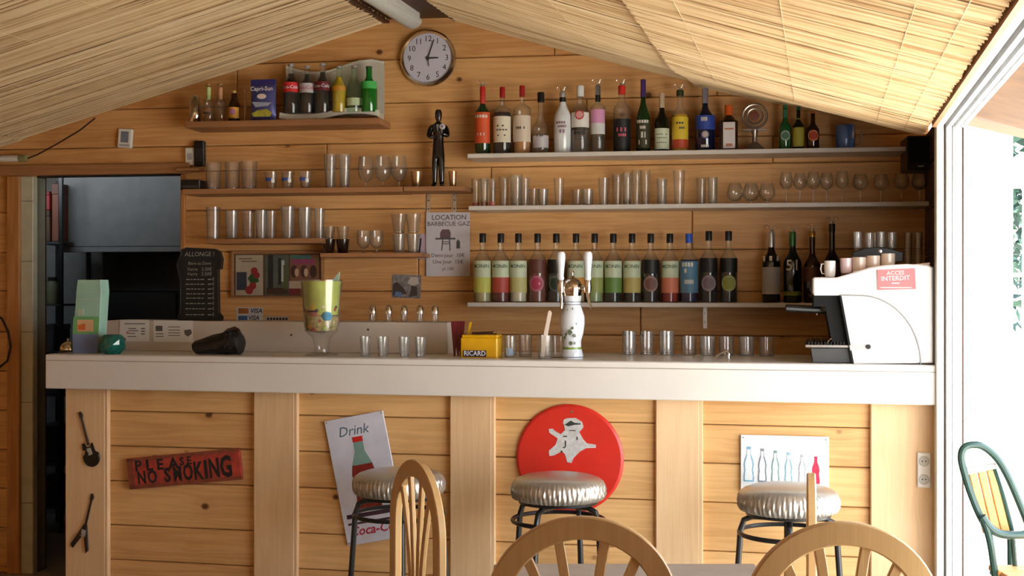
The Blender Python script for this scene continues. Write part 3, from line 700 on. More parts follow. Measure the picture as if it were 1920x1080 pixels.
# ================================================================== SHELVES
def shelf(name, label, px0, px1, off, H, th, mt, brackets=(), wood=False):
    pc = (px0+px1)/2; q = Loc(W, pc, off, H-th); t = thing(name, label, 'shelf', q.o, RW)
    MB().box(q.x(px0), q.x(px1), 0, off-.001, 0, th, .002).build('board', mt, t, False)
    for px in brackets:
        x = q.x(px, .01); br = MB().box(x-.009, x+.009, off-.006, off-.001, -.10, 0).build('bracket', STEEL, t, False)
        MB().prism([(0, -.09), (.003, -.09), (.003, 0), (0, 0)], 0, .001).build('bracket_web', STEEL, br, False).location = (x, off-.08, 0)
        m = MB()
        for z in (-.03, -.07): m.box(x-.003, x+.003, off-.008, off-.006, z-.003, z+.003)
        m.build('screw', INK, br, False)
    return t
S1 = W.H(880, 288, .22); S2 = W.H(880, 386, .22); S3 = W.H(900, 567, .22)
SA = W.H(560, 352, .2); SB_ = W.H(490, 447, .2); SC_ = W.H(700, 474, .2); S0 = W.H(530, 224, .2); SL_ = W.H(815, 349, .2)
shelf('liquor_shelf', 'top right wall shelf with the row of spirit bottles', 876, 1700, .22, S1, .02, SHELFLAM)
shelf('glass_shelf', 'middle right wall shelf crowded with clear glasses', 878, 1742, .22, S2, .02, SHELFLAM)
shelf('syrup_shelf', 'lower right wall shelf with the syrup bottles', 876, 1640, .22, S3, .02, SHELFLAM, (1322,))
shelf('wood_shelf', 'brown wooden shelf at top left holding sample drinks', 347, 712, .2, S0, .03, PINE_S)
shelf('wood_shelf', 'long wooden shelf level with the statue, left of it', 342, 755, .2, SA, .024, PINE_S)
shelf('wood_shelf', 'short wooden shelf above the framed picture ads', 386, 602, .2, SB_, .024, PINE_S)
shelf('wood_shelf', 'short pale shelf with the stacked espresso cups', 600, 790, .2, SC_, .02, PINE_S)
shelf('wood_shelf', 'little wooden ledge carrying the black statue', 757, 872, .2, SL_, .022, PINE_S, (803, 852))

# ================================================================== GLASSES
USED = {}
def gl_part(m, name, mt, t, **k): return m.build(name, mt, t, **k)
def tumbler(F, px, off, H, wpx, hpx, label, group, taper=.85, mt=None, name='tumbler', content=None, base=.06, seg=18):
    k = F.k(px, off); r = wpx*k/2; h = hpx*k; r0 = r*taper; th = .0016; mt = mt or GL
    t = thing(name, label, 'glass', F.at(px, off, H), -F.th, group); b = h*base+.004
    MB().lathe([(0, 0), (r0*.92, 0), (r0, .003), (r, h), (r-th, h), (r0-th, b), (0, b)], seg).build('glass_wall', mt, t)
    MB().lathe([(0, .0015), (r0*.9, .0015), (r0*.92, b*.9), (0, b*.9)], seg).build('thick_base', GLT, t)
    if content:
        rc = r0+(r-r0)*content[1]; MB().lathe([(0, b+.001), (r0-th*2, b+.001), (rc-th*2, b+(h-b)*content[1]), (0, b+(h-b)*content[1])], seg).build('content', content[0], t)
    return t
def stem(F, px, off, H, wpx, hpx, label, group, bowl=.5, name='wine_glass', rim=.7):
    k = F.k(px, off); r = wpx*k/2; h = hpx*k; z0 = h*(1-bowl)
    t = thing(name, label, 'glass', F.at(px, off, H), -F.th, group)
    pr = [(0, z0-.004), (.004, z0-.002)]
    out = [(r*math.sin(math.pi*.5*u)*(1 if u <= 1 else 1), z0+(h-z0)*.45*(1-math.cos(math.pi*.5*u))) for u in [.25, .5, .75, 1]]
    out += [(r*(1-(1-rim)*.4), z0+(h-z0)*.75), (r*rim, h)]
    inn = [(x-.0012, z) for x, z in reversed(out)]
    MB().lathe([(0, z0)]+out+inn+[(0, z0+.003)], 18).build('bowl', GL, t)
    MB().lathe([(0, 0), (r*.75, .0), (r*.75, .002), (.006, .006), (.0035, z0*.4), (.004, z0), (0, z0+.001)], 16).build('stem_and_foot', GLT, t)
    return t
def mug(F, px, off, H, wpx, hpx, label, mt, hand=1, name='mug', cat='mug', group=None, hm=None):
    k = F.k(px, off); r = wpx*k/2; h = hpx*k; t = thing(name, label, cat, F.at(px, off, H), -F.th, group)
    MB().lathe([(0, 0), (r*.8, 0), (r*.95, h*.12), (r, h*.5), (r, h), (r*.92, h), (r*.9, h*.15), (0, h*.12)], 22).build('cup_body', mt, t)
    if hand: MB().tube([(hand*r*(1+.0), 0, h*.82), (hand*r*1.45, 0, h*.8), (hand*r*1.6, 0, h*.5), (hand*r*1.4, 0, h*.22), (hand*r*.97, 0, h*.2)], max(.0025, r*.1), 8).build('handle', hm or mt, t)
    return t
def od(i): return ORD[i]
# long left shelf
for i, (px, w_, y) in enumerate(((400, 30, 298), (436, 29, 298), (467, 30, 297))):
    tumbler(W, px, .11, SA, w_, 352-y-1, f'{od(i)} of the three tall ribbed tumblers on the long left shelf', 'tall tumblers on the long left shelf', .88)
BLU = C('blue printed band', 60, 90, 180, .3)
for i, px in enumerate((509, 540, 573)):
    t = tumbler(W, px, .11, SA, 25, 33, f'{od(i)} of three small round glasses with a blue mark', 'small glasses with a blue mark', .7, name='small_glass')
    k = W.k(px); m = MB(); m.band(11.8*k, 15*k, 21*k, -.9, .3, 6, 12.2*k); m.build('blue_mark', BLU, t); m = MB(); m.band(11.9*k, 12*k, 19*k, .3, .8, 4, 12.2*k); m.build('white_mark', WHITE, t)
for i, px in enumerate((619, 646)):
    tumbler(W, px, .11, SA, 24, 65, f'{od(i)} of two tall bright glasses at the middle of the long left shelf', 'two tall bright glasses', .72, GLT, name='tall_glass')
for i, px in enumerate((686, 718, 748)):
    stem(W, px, .10, SA, 31, 61, f'{od(i)} of three balloon beer glasses left of the statue', 'balloon beer glasses', .8, 'beer_glass', .8)
# short left shelf
for i, (px, w_, y) in enumerate(((400, 27, 386), (435, 24, 393), (466, 24, 394), (490, 22, 393), (508, 21, 394))):
    tumbler(W, px, .10+(.03 if i == 3 else 0), SB_, w_, 447-y, f'{od(i)} tumbler from the left on the short shelf above the framed ads', 'tumblers on the short left shelf', .88, GLT if i % 2 else GL)
for i, (px, w_) in enumerate(((540, 27), (572, 26), (599, 20))):
    tumbler(W, px, .10, SB_, w_, 61-2*i, f'{od(i)} of three ridged highball glasses at the right of the short shelf', 'ridged highball glasses', .8, GLT, name='highball_glass')
# espresso shelf
COFF = C('dark espresso cup glass', 44, 26, 20, .15, coat=.5)
for i, px in enumerate((617, 643)):
    tumbler(W, px, .10, SC_, 25, 27, f'{od(i)} of two dark brown espresso glasses at the left of the pale shelf', 'dark espresso glasses', .75, COFF, name='espresso_glass')
    tumbler(W, px, .10, SC_+28*W.k(px), 24, 22, f'clear small glass stacked on the {od(i)} dark espresso glass', 'clear glasses stacked on the espresso glasses', .75, GL, name='small_glass')
for i, px in enumerate((682, 706)):
    stem(W, px, .10, SC_, 26, 43, f'{od(i)} of two squat stemmed glasses in the middle of the pale shelf', 'squat stemmed glasses', .8, 'dessert_glass', .95)
for i, px in enumerate((748, 775)):
    tumbler(W, px, .10, SC_, 26, 36, f'lower glass of the {("left", "right")[i]} stack at the right of the pale shelf', 'stacked glasses on the pale shelf', .75, GLT, name='small_glass')
    tumbler(W, px, .10, SC_+37*W.k(px), 30, 36, f'upper glass of the {("left", "right")[i]} stack at the right of the pale shelf', 'stacked glasses on the pale shelf', .7, GL, name='small_glass')
# brass cups on the ledge
BRASS = C('pale brass', 206, 170, 128, .25, metal=.9)
for i, px in enumerate((781, 849)):
    k = W.k(px); t = thing('brass_cup', f'small pale brass cup on the {("left", "right")[i]} of the black statue', 'cup', W.at(px, .10, SL_), RW, 'brass cups beside the statue')
    r = (11, 8)[i]*k; MB().lathe([(0, 0), (r*.7, 0), (r*.75, .003), (r, 30*k), (r*.92, 30*k), (r*.65, .006), (0, .006)], 20).build('cup_body', BRASS, t)
# right glass shelf
rows = [(892, 17, 54), (908, 16, 54), (923, 15, 52), (945, 20, 57), (968, 24, 60), (984, 18, 54), (1000, 20, 34), (1018, 20, 33), (1048, 20, 52), (1082, 22, 32), (1102, 22, 32),
        (1132, 21, 52), (1157, 20, 60), (1176, 18, 62), (1193, 18, 66), (1210, 19, 67), (1241, 20, 50), (1273, 23, 65), (1315, 20, 52), (1336, 19, 52)]
PINKB = C('pink glass foot', 196, 110, 100, .3)
for i, (px, w_, h_) in enumerate(rows):
    kind = 'low tumbler' if h_ < 40 else 'tall narrow glass'
    t = tumbler(W, px, .12+.03*((i*7) % 3-1), S2, w_, h_, f'{kind} on the middle right shelf, number {i+1} counting from its left end', 'glasses on the middle right shelf', (.8, .88, .75)[i % 3], (GL, GLT, GL)[i % 3], name='bar_glass')
    t['label'] = f'{kind} on the middle right shelf, ' + (f'{od(i)} from its left end' if i and i < 15 else 'the leftmost there' if i == 0 else f'{("just left of the tallest clear one", "the tallest clear one before the snifters", "left of the pair before the snifters", "second last before the snifters", "last before the snifters")[i-15]}')
    if i < 3: k = W.k(px); MB().lathe([(0, .0005), (w_*.38*k, .0005), (w_*.4*k, 9*k), (0, 9*k)], 14).build('coloured_foot', PINKB, t)
for i, px in enumerate((1378, 1408, 1438)):
    stem(W, px, .12, S2, 31, 40, f'{od(i)} of the three low balloon snifters on the middle right shelf', 'snifters on the middle right shelf', .85, 'snifter', .65)
for i, (px, h_) in enumerate(((1474, 60), (1500, 58), (1525, 60), (1550, 58), (1579, 61), (1613, 55), (1652, 54), (1690, 56), (1724, 54))):
    stem(W, px, .12, S2, 25 if i < 5 else 30, h_, f'{od(i)} of the nine stemmed wine glasses at the right end of the middle shelf', 'wine glasses on the middle right shelf', .55)

# ================================================================== BOTTLES
def bprof(R, rn, H, hb, hs, n=6):
    out = [(0, 0), (R*.94, 0), (R, R*.12), (R, hb)]
    for i in range(1, n): u = i/n; s_ = u*u*(3-2*u); out.append((R+(rn-R)*s_, hb+(hs-hb)*u))
    return out+[(rn, hs), (rn, H), (0, H)]
GREEN = C('dark green bottle glass', 18, 52, 22, .08, coat=.6); DKG = C('black green bottle glass', 12, 22, 14, .08, coat=.6); BROWN = C('brown bottle glass', 46, 22, 10, .08, coat=.6)
DARK = C('black bottle glass', 14, 12, 14, .08, coat=.6); NAVY = C('navy bottle glass', 16, 22, 52, .08, coat=.6); MILK = C('white coated bottle', 222, 226, 228, .2, coat=.5)
LINE = C('label print', 60, 54, 52); LINEW = C('pale label print', 214, 210, 196)
LBL = {}
def lab(r, g, b): return C(f'label {r} {g} {b}', r, g, b, .55, var=.08)
LINES = {}
def bottle(F, px, off, H, wpx, hpx, label, glassm, cap, labels=(), liquid=None, hb=.52, hs=.7, rn=.34, group=None, name='bottle', caph=.1, caprad=1.08, pour=False, text=None, printm=None, round_mark=None, collar=None):
    k = F.k(px, off); R = wpx*k/2; Ht = hpx*k; rn_ = R*rn
    t = thing(name, label, 'bottle', F.at(px, off, H), -F.th+random.uniform(-.05, .05), group)
    Hg = Ht*(1-caph*.6) if cap else Ht*.98
    MB().lathe(bprof(R, rn_, Hg, Ht*hb, Ht*hs), 20).build('bottle_glass', glassm, t)
    if liquid:
        lm, lv = liquid; pr = [p for p in bprof(R*.93, rn_*.8, Hg*.97, Ht*hb, Ht*hs) if p[1] < Ht*lv][1:]
        rr = pr[-1][0]; MB().lathe([(0, .003)]+[(x, max(z, .003)) for x, z in pr]+[(rr*.98, Ht*lv), (0, Ht*lv)], 18).build('liquid', lm, t)
    if cap:
        MB().lathe([(0, Ht*(1-caph)), (rn_*caprad, Ht*(1-caph)), (rn_*caprad*1.02, Ht*(1-caph*.1)), (rn_*caprad*.9, Ht), (0, Ht)], 14).build('cap', cap, t)
    if collar: MB().lathe([(rn_*1.0, Ht*collar[1]), (rn_*1.06, Ht*collar[1]), (rn_*1.06, Ht*collar[2]), (rn_*1.0, Ht*collar[2])], 14).build('neck_label', collar[0], t)
    lbo = t
    for j, (z0, z1, lm) in enumerate(labels):
        lbo = MB().band(R*1.012+.0002*j, Ht*z0, Ht*z1, -1.35, 1.35, 12).build('label', lm, t)
    if round_mark:
        z, rad, ring, core = round_mark; rad *= k
        for rr, mm, o in ((rad, ring, .0004), (rad*.72, core, .0009)):
            m = MB(); n = 18; V = [(0, 0)]+[(rr*math.cos(2*math.pi*i/n), rr*math.sin(2*math.pi*i/n)) for i in range(n)]
            wr_ = R*1.02+o; m.add([(wr_*math.sin(a/wr_), -wr_*math.cos(a/wr_), Ht*z+b) for a, b in V], [(0, i+1, (i+1) % n+1) for i in range(n)]); m.build('round_emblem', mm, lbo)
    if text:
        for (s_, z, sz, mm) in text: m = MB(); m.text(s_, 0, Ht*z, sz*k, 0, wrap=R*1.03+.0006, bold=.01); m.build('lettering', mm, lbo, False)
    if printm:
        m = MB(); wr_ = R*1.025+.0004
        for (z, hw_, hz) in printm[1]:
            n = 5
            for i in range(n):
                if random.random() < .25: continue
                a0 = -hw_+2*hw_*i/n; a1 = a0+1.5*hw_/n; m.add([(wr_*math.sin(a0), -wr_*math.cos(a0), Ht*(z-hz)), (wr_*math.sin(a1), -wr_*math.cos(a1), Ht*(z-hz)), (wr_*math.sin(a1), -wr_*math.cos(a1), Ht*(z+hz)), (wr_*math.sin(a0), -wr_*math.cos(a0), Ht*(z+hz))], [(0, 1, 2, 3)])
        m.build('label_print', printm[0], lbo, False)
    if pour:
        m = MB(); m.tube([(0, 0, Ht*.98), (0, 0, Ht*1.03)], rn_*.6, 8)
        for s_ in (-1, 1):
            c = s_*7*k; m.tube([(0, 0, Ht*1.02), (c*.6, 0, Ht*1.06)], .0012, 5)
            m.tube([(c+4*k*math.cos(a), 0, Ht*1.06+4*k*math.sin(a)) for a in [2*math.pi*i/10 for i in range(10)]], .0011, 5, True)
        m.build('wire_pourer', STEEL, t)
    return t
PR = [(.42, .7, .012), (.36, .8, .01), (.28, .6, .01)]
gB = 'spirit bottles on the top right shelf'
CLQ = C('clear spirit', 200, 200, 196, .1, trans=.9); 
bottle(W, 905, .12, S1, 30, 129, 'green aperitif bottle with orange label, leftmost on the top right shelf', GREEN, C('red foil', 190, 40, 34, .35), [(.17, .62, lab(214, 84, 40))], hb=.6, hs=.76, caph=.14, group=gB, pour=True, printm=(LINEW, [(.56, .9, .02), (.3, .5, .02)]), collar=(lab(200, 60, 50), .74, .86))
bottle(W, 942, .12, S1, 34, 128, 'red capped bottle with cream label and dark contents', GLB, C('red cap', 168, 30, 28, .35), [(.18, .56, lab(222, 212, 190))], (C('dark cola liqueur', 26, 14, 12, .1), .62), hb=.66, hs=.74, rn=.28, caph=.16, group=gB, printm=(LINE, PR))
bottle(W, 979, .12, S1, 34, 130, 'red capped bottle with cream label and amber contents', GLB, C('red cap', 168, 30, 28, .35), [(.18, .56, lab(216, 200, 180))], (C('pale rum', 196, 140, 92, .1), .3), hb=.66, hs=.76, rn=.28, caph=.16, group=gB, printm=(LINE, [(.38, .5, .018)]))
bottle(W, 1014, .12, S1, 30, 117, 'clear bell shaped bottle with black cap and pale label', GLB, BLACK, [(.1, .3, lab(190, 186, 190))], (CLQ, .3), hb=.4, hs=.62, caph=.16, caprad=1.3, group=gB, printm=(LINE, [(.3, .4, .02)]))
bottle(W, 1055, .12, S1, 33, 116, 'white coconut liqueur bottle with black neck band', MILK, C('silver cap', 200, 200, 200, .3, metal=.7), [], hb=.58, hs=.86, caph=.08, group=gB, pour=True, printm=(C('mauve print', 150, 110, 130), [(.5, .7, .02), (.44, .5, .02), (.36, .3, .03)]), collar=(BLACK, .83, .93))
bottle(W, 1088, .12, S1, 34, 128, 'clear vodka bottle with white cap and red oval label', GLB, C('white cap', 224, 226, 226, .3), [(.38, .6, lab(224, 220, 214))], (CLQ, .55), hb=.6, hs=.78, caph=.16, caprad=1.2, group=gB, round_mark=(.56, 9, lab(180, 60, 62), lab(214, 150, 150)), printm=(LINE, [(.36, .9, .02), (.3, .7, .02)]))
bottle(W, 1121, .12, S1, 27, 128, 'clear bottle with steel and black cap and mauve label', GLB, C('steel cap', 176, 176, 180, .25, metal=.8), [(.44, .64, lab(214, 150, 190)), (.28, .44, lab(216, 216, 214))], (CLQ, .6), hb=.68, hs=.76, caph=.14, caprad=1.15, group=gB, pour=True, collar=(BLACK, .76, .88))
bottle(W, 1166, .12, S1, 32, 127, 'clear necked bottle with red cap and black label', GLB, C('bright red cap', 214, 50, 44, .35), [(.02, .5, lab(24, 24, 26))], (C('black liqueur', 16, 12, 14, .1), .5), hb=.64, hs=.8, rn=.4, caph=.13, group=gB, pour=True, printm=(C('pink print', 214, 90, 120), [(.34, .6, .03), (.26, .6, .02)]))
bottle(W, 1206, .12, S1, 27, 138, 'slim green bottle with purple foil neck', GREEN, C('purple foil', 92, 60, 130, .3, metal=.4), [(.06, .44, lab(60, 56, 34))], hb=.44, hs=.74, caph=.24, group=gB, printm=(LINEW, [(.42, .9, .02), (.34, .4, .02), (.24, .4, .04), (.14, .6, .03)]))
bottle(W, 1241, .12, S1, 28, 112, 'dark green wine bottle with pale green white label', DKG, C('cream foil', 206, 180, 150, .4), [(.05, .4, lab(206, 216, 190))], hb=.5, hs=.72, caph=.25, group=gB, printm=(LINE, [(.3, .8, .006), (.24, .7, .006), (.16, .7, .006)]))
bottle(W, 1275, .12, S1, 31, 117, 'clear bottle with bright yellow label', GLB, C('olive cap', 60, 60, 30, .35), [(.2, .56, lab(222, 190, 50)), (.06, .2, lab(188, 70, 40))], (C('golden drink', 214, 160, 40, .1), .6), hb=.58, hs=.76, caph=.1, caprad=1.3, group=gB, pour=True, printm=(LINE, [(.46, .8, .015), (.38, .6, .015)]))
bottle(W, 1322, .12, S1, 37, 120, 'navy bottle with blue label and silver foil', NAVY, C('silver lilac foil', 172, 168, 190, .25, metal=.5), [(.34, .56, lab(44, 70, 160))], hb=.5, hs=.72, rn=.3, caph=.24, group=gB, round_mark=(.26, 8, lab(70, 80, 120), lab(190, 170, 160)), printm=(LINEW, [(.5, .4, .03), (.08, .4, .02)]))
# square orange liqueur bottle
k = W.k(1366, .12); t = thing('liqueur_bottle', 'square dark orange liqueur bottle with white label', 'bottle', W.at(1366, .12, S1), RW, gB)
r = 17*k; MB().box(-r, r, -r*.8, r*.8, 0, 58*k, .006).build('bottle_glass', BROWN, t); MB().lathe([(r*.9, 57*k), (r*.5, 66*k), (r*.36, 68*k), (r*.36, 74*k), (0, 74*k)], 16).build('bottle_shoulder', BROWN, t)
MB().lathe([(0, 68*k), (r*.42, 68*k), (r*.42, 87*k), (0, 88*k)], 14).build('cap', C('orange cap', 214, 92, 30, .3, coat=.4), t)
m = MB(); m.box(-r*.6, r*.7, -r*.8-.001, -r*.8+.001, 5*k, 54*k); m.build('label', lab(222, 214, 214), t, False)
m = MB(); m.box(-r*.45, r*.55, -r*.8-.0016, -r*.8, 40*k, 43*k); m.box(-r*.3, r*.4, -r*.8-.0016, -r*.8, 9*k, 14*k); m.build('label_print', lab(190, 120, 90), t, False)
# metal ring ornament
k = W.k(1415, .12); t = thing('ring_ornament', 'tarnished metal ring emblem on a stem between bottles', 'ornament', W.at(1415, .12, S1), RW)
OLD = C('tarnished silver', 170, 160, 150, .3, metal=.85, var=.3)
MB().lathe([(0, 0), (20*k, 0), (18*k, 6*k), (10*k, 13*k), (5*k, 17*k), (4*k, 30*k), (7*k, 40*k), (0, 40*k)], 20).build('stand', OLD, t)
m = MB(); m.box(-22*k, 22*k, -4*k, 4*k, 38*k, 42*k, .001); m.build('cross_bar', OLD, t, False)
for rr, z, tt in ((22, 66, 2.6), (14, 66, 2.2)): m = MB(); m.tube([(rr*k*math.cos(a), 0, z*k+rr*k*math.sin(a)) for a in [2*math.pi*i/28 for i in range(28)]], tt*k, 8, True); m.build('ring', OLD, t)
m = MB(); m.M = Matrix.Translation((0, 0, 66*k)) @ Matrix.Rotation(math.pi/2, 4, 'X'); m.lathe([(0, .006), (9*k, .004), (9*k, 0), (0, 0)], 20); m.build('centre', C('rust red disc', 120, 54, 36), t)
# beer bottles
gb = 'small beer bottles at the right of the top shelf'
bottle(W, 1472, .12, S1, 23, 86, 'green beer bottle with silver label, leftmost of the small beers', C('green beer glass', 30, 90, 46, .08, coat=.6), C('green crown cap', 40, 110, 70, .4), [], hb=.48, hs=.72, caph=.07, name='beer_bottle', group=gb, round_mark=(.32, 9.5, lab(170, 180, 176), lab(70, 120, 90)), collar=(lab(60, 130, 90), .72, .9))
bottle(W, 1497, .12, S1, 22, 82, 'dark beer bottle with lime yellow label, middle of the small beers', DKG, C('green crown cap', 40, 110, 70, .4), [(.08, .52, lab(170, 160, 60))], hb=.52, hs=.72, caph=.08, name='beer_bottle', group=gb, collar=(lab(140, 140, 60), .64, .74))
bottle(W, 1524, .12, S1, 24, 74, 'brown beer bottle with round orange label, rightmost of the small beers', BROWN, C('orange crown cap', 196, 100, 50, .4), [], hb=.5, hs=.72, caph=.07, name='beer_bottle', group=gb, round_mark=(.36, 10.5, lab(214, 130, 80), lab(180, 60, 40)))
mug(W, 1585, .12, S1, 36, 46, 'blue mug with a clear handle at the end of the top shelf', C('blue glazed mug', 78, 112, 168, .25, coat=.4), 1, hm=GLT)
# speaker
q = Loc(W, 1726, .26, W.H(1726, 318, .26)); t = thing('loudspeaker', 'black loudspeaker box in the corner under the roof', 'loudspeaker', q.o, RW)
a, b = q.x(1701), q.x(1752); z = q.z(1726, 254)
MB().box(a, b, 0, .2, 0, z, .004).build('cabinet', BLACK, t, False); MB().box(a+.006, b-.006, -.004, 0, .03, z-.006, .002).build('grille', C('black grille cloth', 10, 10, 10, .9), t, False)
MB().box(-.012, .012, -.006, -.003, .012, .017).build('badge', STEEL, t, False)
# syrup bottles
gs = 'syrup bottles on the lower right shelf'
SY = [(905, 'yellow green fruit', (196, 200, 96), (176, 170, 120), 'w'), (939, 'red fruit', (176, 70, 60), (96, 20, 22), 'w'), (972, 'pale flower', (190, 184, 120), (206, 196, 170), 'w'), (1008, 'pink and blue', (170, 50, 80), (120, 60, 50), 'r'), (1043, 'dark', (30, 46, 32), (18, 22, 16), 'r'),
      (1080, 'orange fruit', (206, 140, 60), (190, 170, 120), 'w'), (1115, 'green leaf', (150, 160, 90), (150, 170, 120), 'w'), (1150, 'mint leaf', (104, 140, 70), (16, 26, 14), 'w'), (1185, 'almond', (186, 170, 100), (24, 12, 14), 'w'), (1220, 'black cherry', (110, 70, 60), (14, 10, 12), 'r'),
      (1256, 'strawberry', (206, 120, 90), (140, 24, 16), 'w'), (1292, 'blue', (60, 110, 150), (24, 24, 70), 'b'), (1329, 'dark berry', (120, 100, 110), (30, 22, 24), 'r'), (1366, 'black currant', (140, 150, 60), (16, 16, 12), 'r')]
for i, (px, nm, pic, liq, kd) in enumerate(SY):
    top = 433 if i < 12 else 428; h_ = 562-top
    lq = C(nm+' syrup', *liq, .15)
    pos = f'{od(i)} syrup bottle from the left' if i else 'leftmost syrup bottle'
    txt = None; labs = []; rm = None; pm = None
    if kd == 'w':
        labs = [(.36, .6, lab(196, 208, 178)), (.14, .36, lab(*pic))]; txt = [('MONIN', .52, 9.5, C('green lettering', 60, 90, 60))]
        lb = f'{pos}, pale green label with a {nm} picture'
    elif kd == 'b': labs = [(.14, .6, lab(86, 130, 160))]; pm = (LINEW, [(.55, .8, .03), (.46, .9, .03), (.3, .5, .03)]); lb = f'{pos}, blue label and blue cap'
    else: labs = [(.42, .62, lab(*[max(10, int(c*.8)) for c in liq]))]; rm = (.27, 15, lab(*[min(255, int(c*.7+60)) for c in pic]), lab(*pic)); lb = f'{pos}, round {nm} emblem'
    bottle(W, px, .12, S3, 33 if kd != 'b' else 35, h_, lb, GLB, C('blue cap', 40, 90, 200, .3) if kd == 'b' else BLACK, labs, (lq, .56 if kd == 'w' else .62), hb=.58, hs=.78, rn=.33, caph=.135, caprad=1.15, group=gs, name='syrup_bottle', text=txt, round_mark=rm, printm=pm)
bottle(W, 1446, .12, S3, 34, 133, 'dark aniseed bottle with grey label, right of the syrups', DARK, C('silver foil cap', 186, 186, 186, .3, metal=.7), [(.12, .5, lab(168, 168, 166))], hb=.55, hs=.78, caph=.22, group='aperitif bottles on the lower shelf', printm=(LINEW, [(.62, 1., .035)]), pour=True)
bottle(W, 1486, .12, S3, 34, 133, 'dark green pastis bottle lettered 51', DKG, C('green foil cap', 60, 110, 60, .3, metal=.5), [(.1, .16, lab(110, 120, 40))], hb=.55, hs=.78, caph=.2, group='aperitif bottles on the lower shelf', text=[('51', .52, 28, LINEW)], pour=True)
bottle(W, 1523, .12, S3, 32, 134, 'brown bottle with a wire pourer beside the coffee machine', BROWN, C('brass cap', 180, 140, 70, .3, metal=.8), [(.3, .5, lab(96, 60, 44))], hb=.5, hs=.7, caph=.08, group='aperitif bottles on the lower shelf', pour=True)
bottle(W, 1560, .12, S3, 32, 148, 'tall black brown bottle behind the white cup', DARK, BLACK, [(.3, .5, lab(70, 44, 36))], hb=.5, hs=.68, caph=.1, group='aperitif bottles on the lower shelf', pour=True)
for i, px in enumerate((1607, 1640, 1672)):
    tumbler(W, px, .12, S3, 16, 132, f'{od(i)} of three slim tall glasses behind the cups on the coffee machine', 'slim glasses behind the coffee machine', .7, GLT, name='slim_glass')
shelf('wood_shelf', 'short end piece of shelf behind the coffee machine', 1642, 1742, .2, S3-.0, .02, PINE_S)
for i, px in enumerate((1703, 1722)):
    tumbler(W, px, .12, S3, 15, 132, f'{od(i)} of two slim glasses in the dark corner behind the coffee machine', 'slim glasses in the dark corner', .7, GLT, name='slim_glass')

# ================================================================== TOP LEFT SHELF
q0 = S0
t = thing('cocktail_shaker', 'slim chrome shaker, leftmost on the brown top left shelf', 'shaker', W.at(366, .1, S0), RW); k = W.k(366, .1)
MB().lathe([(0, 0), (9*k, 0), (11*k, 3*k), (11*k, 38*k), (8*k, 44*k), (8*k, 46*k), (0, 46*k)], 20).build('shaker_body', CHROME, t); MB().lathe([(8.4*k, 44*k), (7*k, 50*k), (4*k, 54*k), (0, 55*k)], 18).build('shaker_cap', CHROME, t)
gm = 'small sample bottles on the top left shelf'
bottle(W, 391, .1, S0, 21, 76, 'small clear bottle with pale green neck, next to the shaker', GLB, C('gold crown cap', 190, 160, 90, .3, metal=.7), [], hb=.5, hs=.72, caph=.05, rn=.4, group=gm, name='soda_bottle', collar=(lab(190, 200, 130), .6, .9), printm=(LINE, [(.25, .7, .03)]))
bottle(W, 413, .1, S0, 21, 75, 'small clear bottle with peach coloured neck', GLB, C('gold crown cap', 190, 160, 90, .3, metal=.7), [], hb=.5, hs=.72, caph=.05, rn=.4, group=gm, name='soda_bottle', collar=(lab(206, 150, 110), .6, .9))
bottle(W, 439, .1, S0, 21, 61, 'small dark juice bottle with a yellow and pink label', BROWN, C('pale gold cap', 200, 180, 110, .3, metal=.7), [(.14, .48, lab(222, 168, 60))], hb=.55, hs=.8, caph=.08, rn=.5, group=gm, name='soda_bottle', round_mark=(.34, 6, lab(190, 110, 160), lab(200, 130, 170)))
t = thing('corkscrew', 'thin wooden stirrer standing beside the juice pouch', 'stirrer', W.at(458, .12, S0), RW); k = W.k(458, .12)
MB().tube([(0, 0, 0), (.004, 0, 30*k), (-.002, 0, 62*k)], [.006, .0045, .003], 8).build('stick', C('worn wood stick', 150, 104, 70), t)
t.name = 'wooden_stirrer'
k = W.k(493, .14); t = thing('juice_pouch', 'silver blue Capri-Sun juice pouch on the top left shelf', 'juice pouch', W.at(494, .14, S0), RW)
def pillow(m, w_, h_, d_, n=10):
    V = []; F = []
    for sgn in (-1, 1):
        for i in range(n+1):
            for j in range(n+1):
                u, v = i/n*2-1, j/n; th = (1-u*u)**.5*math.sin(math.pi*min(1, v*1.1+.0))**.6 if 0 < v < .9 else 0
                V.append((w_/2*u*(1-.04*math.sin(math.pi*v)), sgn*d_/2*max(th, .03), h_*v))
    L_ = (n+1)**2
    for i in range(n):
        for j in range(n):
            a = i*(n+1)+j; F.append((a, a+n+1, a+n+2, a+1)); F.append((L_+a, L_+a+1, L_+a+n+2, L_+a+n+1))
    for i in range(n):
        for a, b in ((i, i+1), (n*(n+1)+i, n*(n+1)+i+1), (i*(n+1), (i+1)*(n+1)), (i*(n+1)+n, (i+1)*(n+1)+n)): F.append((a, b, L_+b, L_+a))
    return m.add(V, F)
pillow(MB(), 50*k, 78*k, .05).build('pouch', C('blue foil pouch', 84, 88, 150, .25, metal=.3, var=.25, scale=20), t)
m = MB(); m.box(-23*k, 23*k, -.004, .004, 66*k, 79*k, .001); m.build('top_seal', C('navy seal', 44, 44, 110, .3), t, False)
m = MB(); m.text('Capri-Sun', 0, 60*k, 11*k, -.0262, bold=.02); m.build('lettering', C('white lettering', 230, 230, 240), t, False)
m = MB(); m.prism([(9*k*math.cos(a), 46*k+5*k*math.sin(a)) for a in [2*math.pi*i/14 for i in range(14)]], -.0262, -.024); m.build('sun_print', C('pale sun print', 236, 220, 210), t, False)
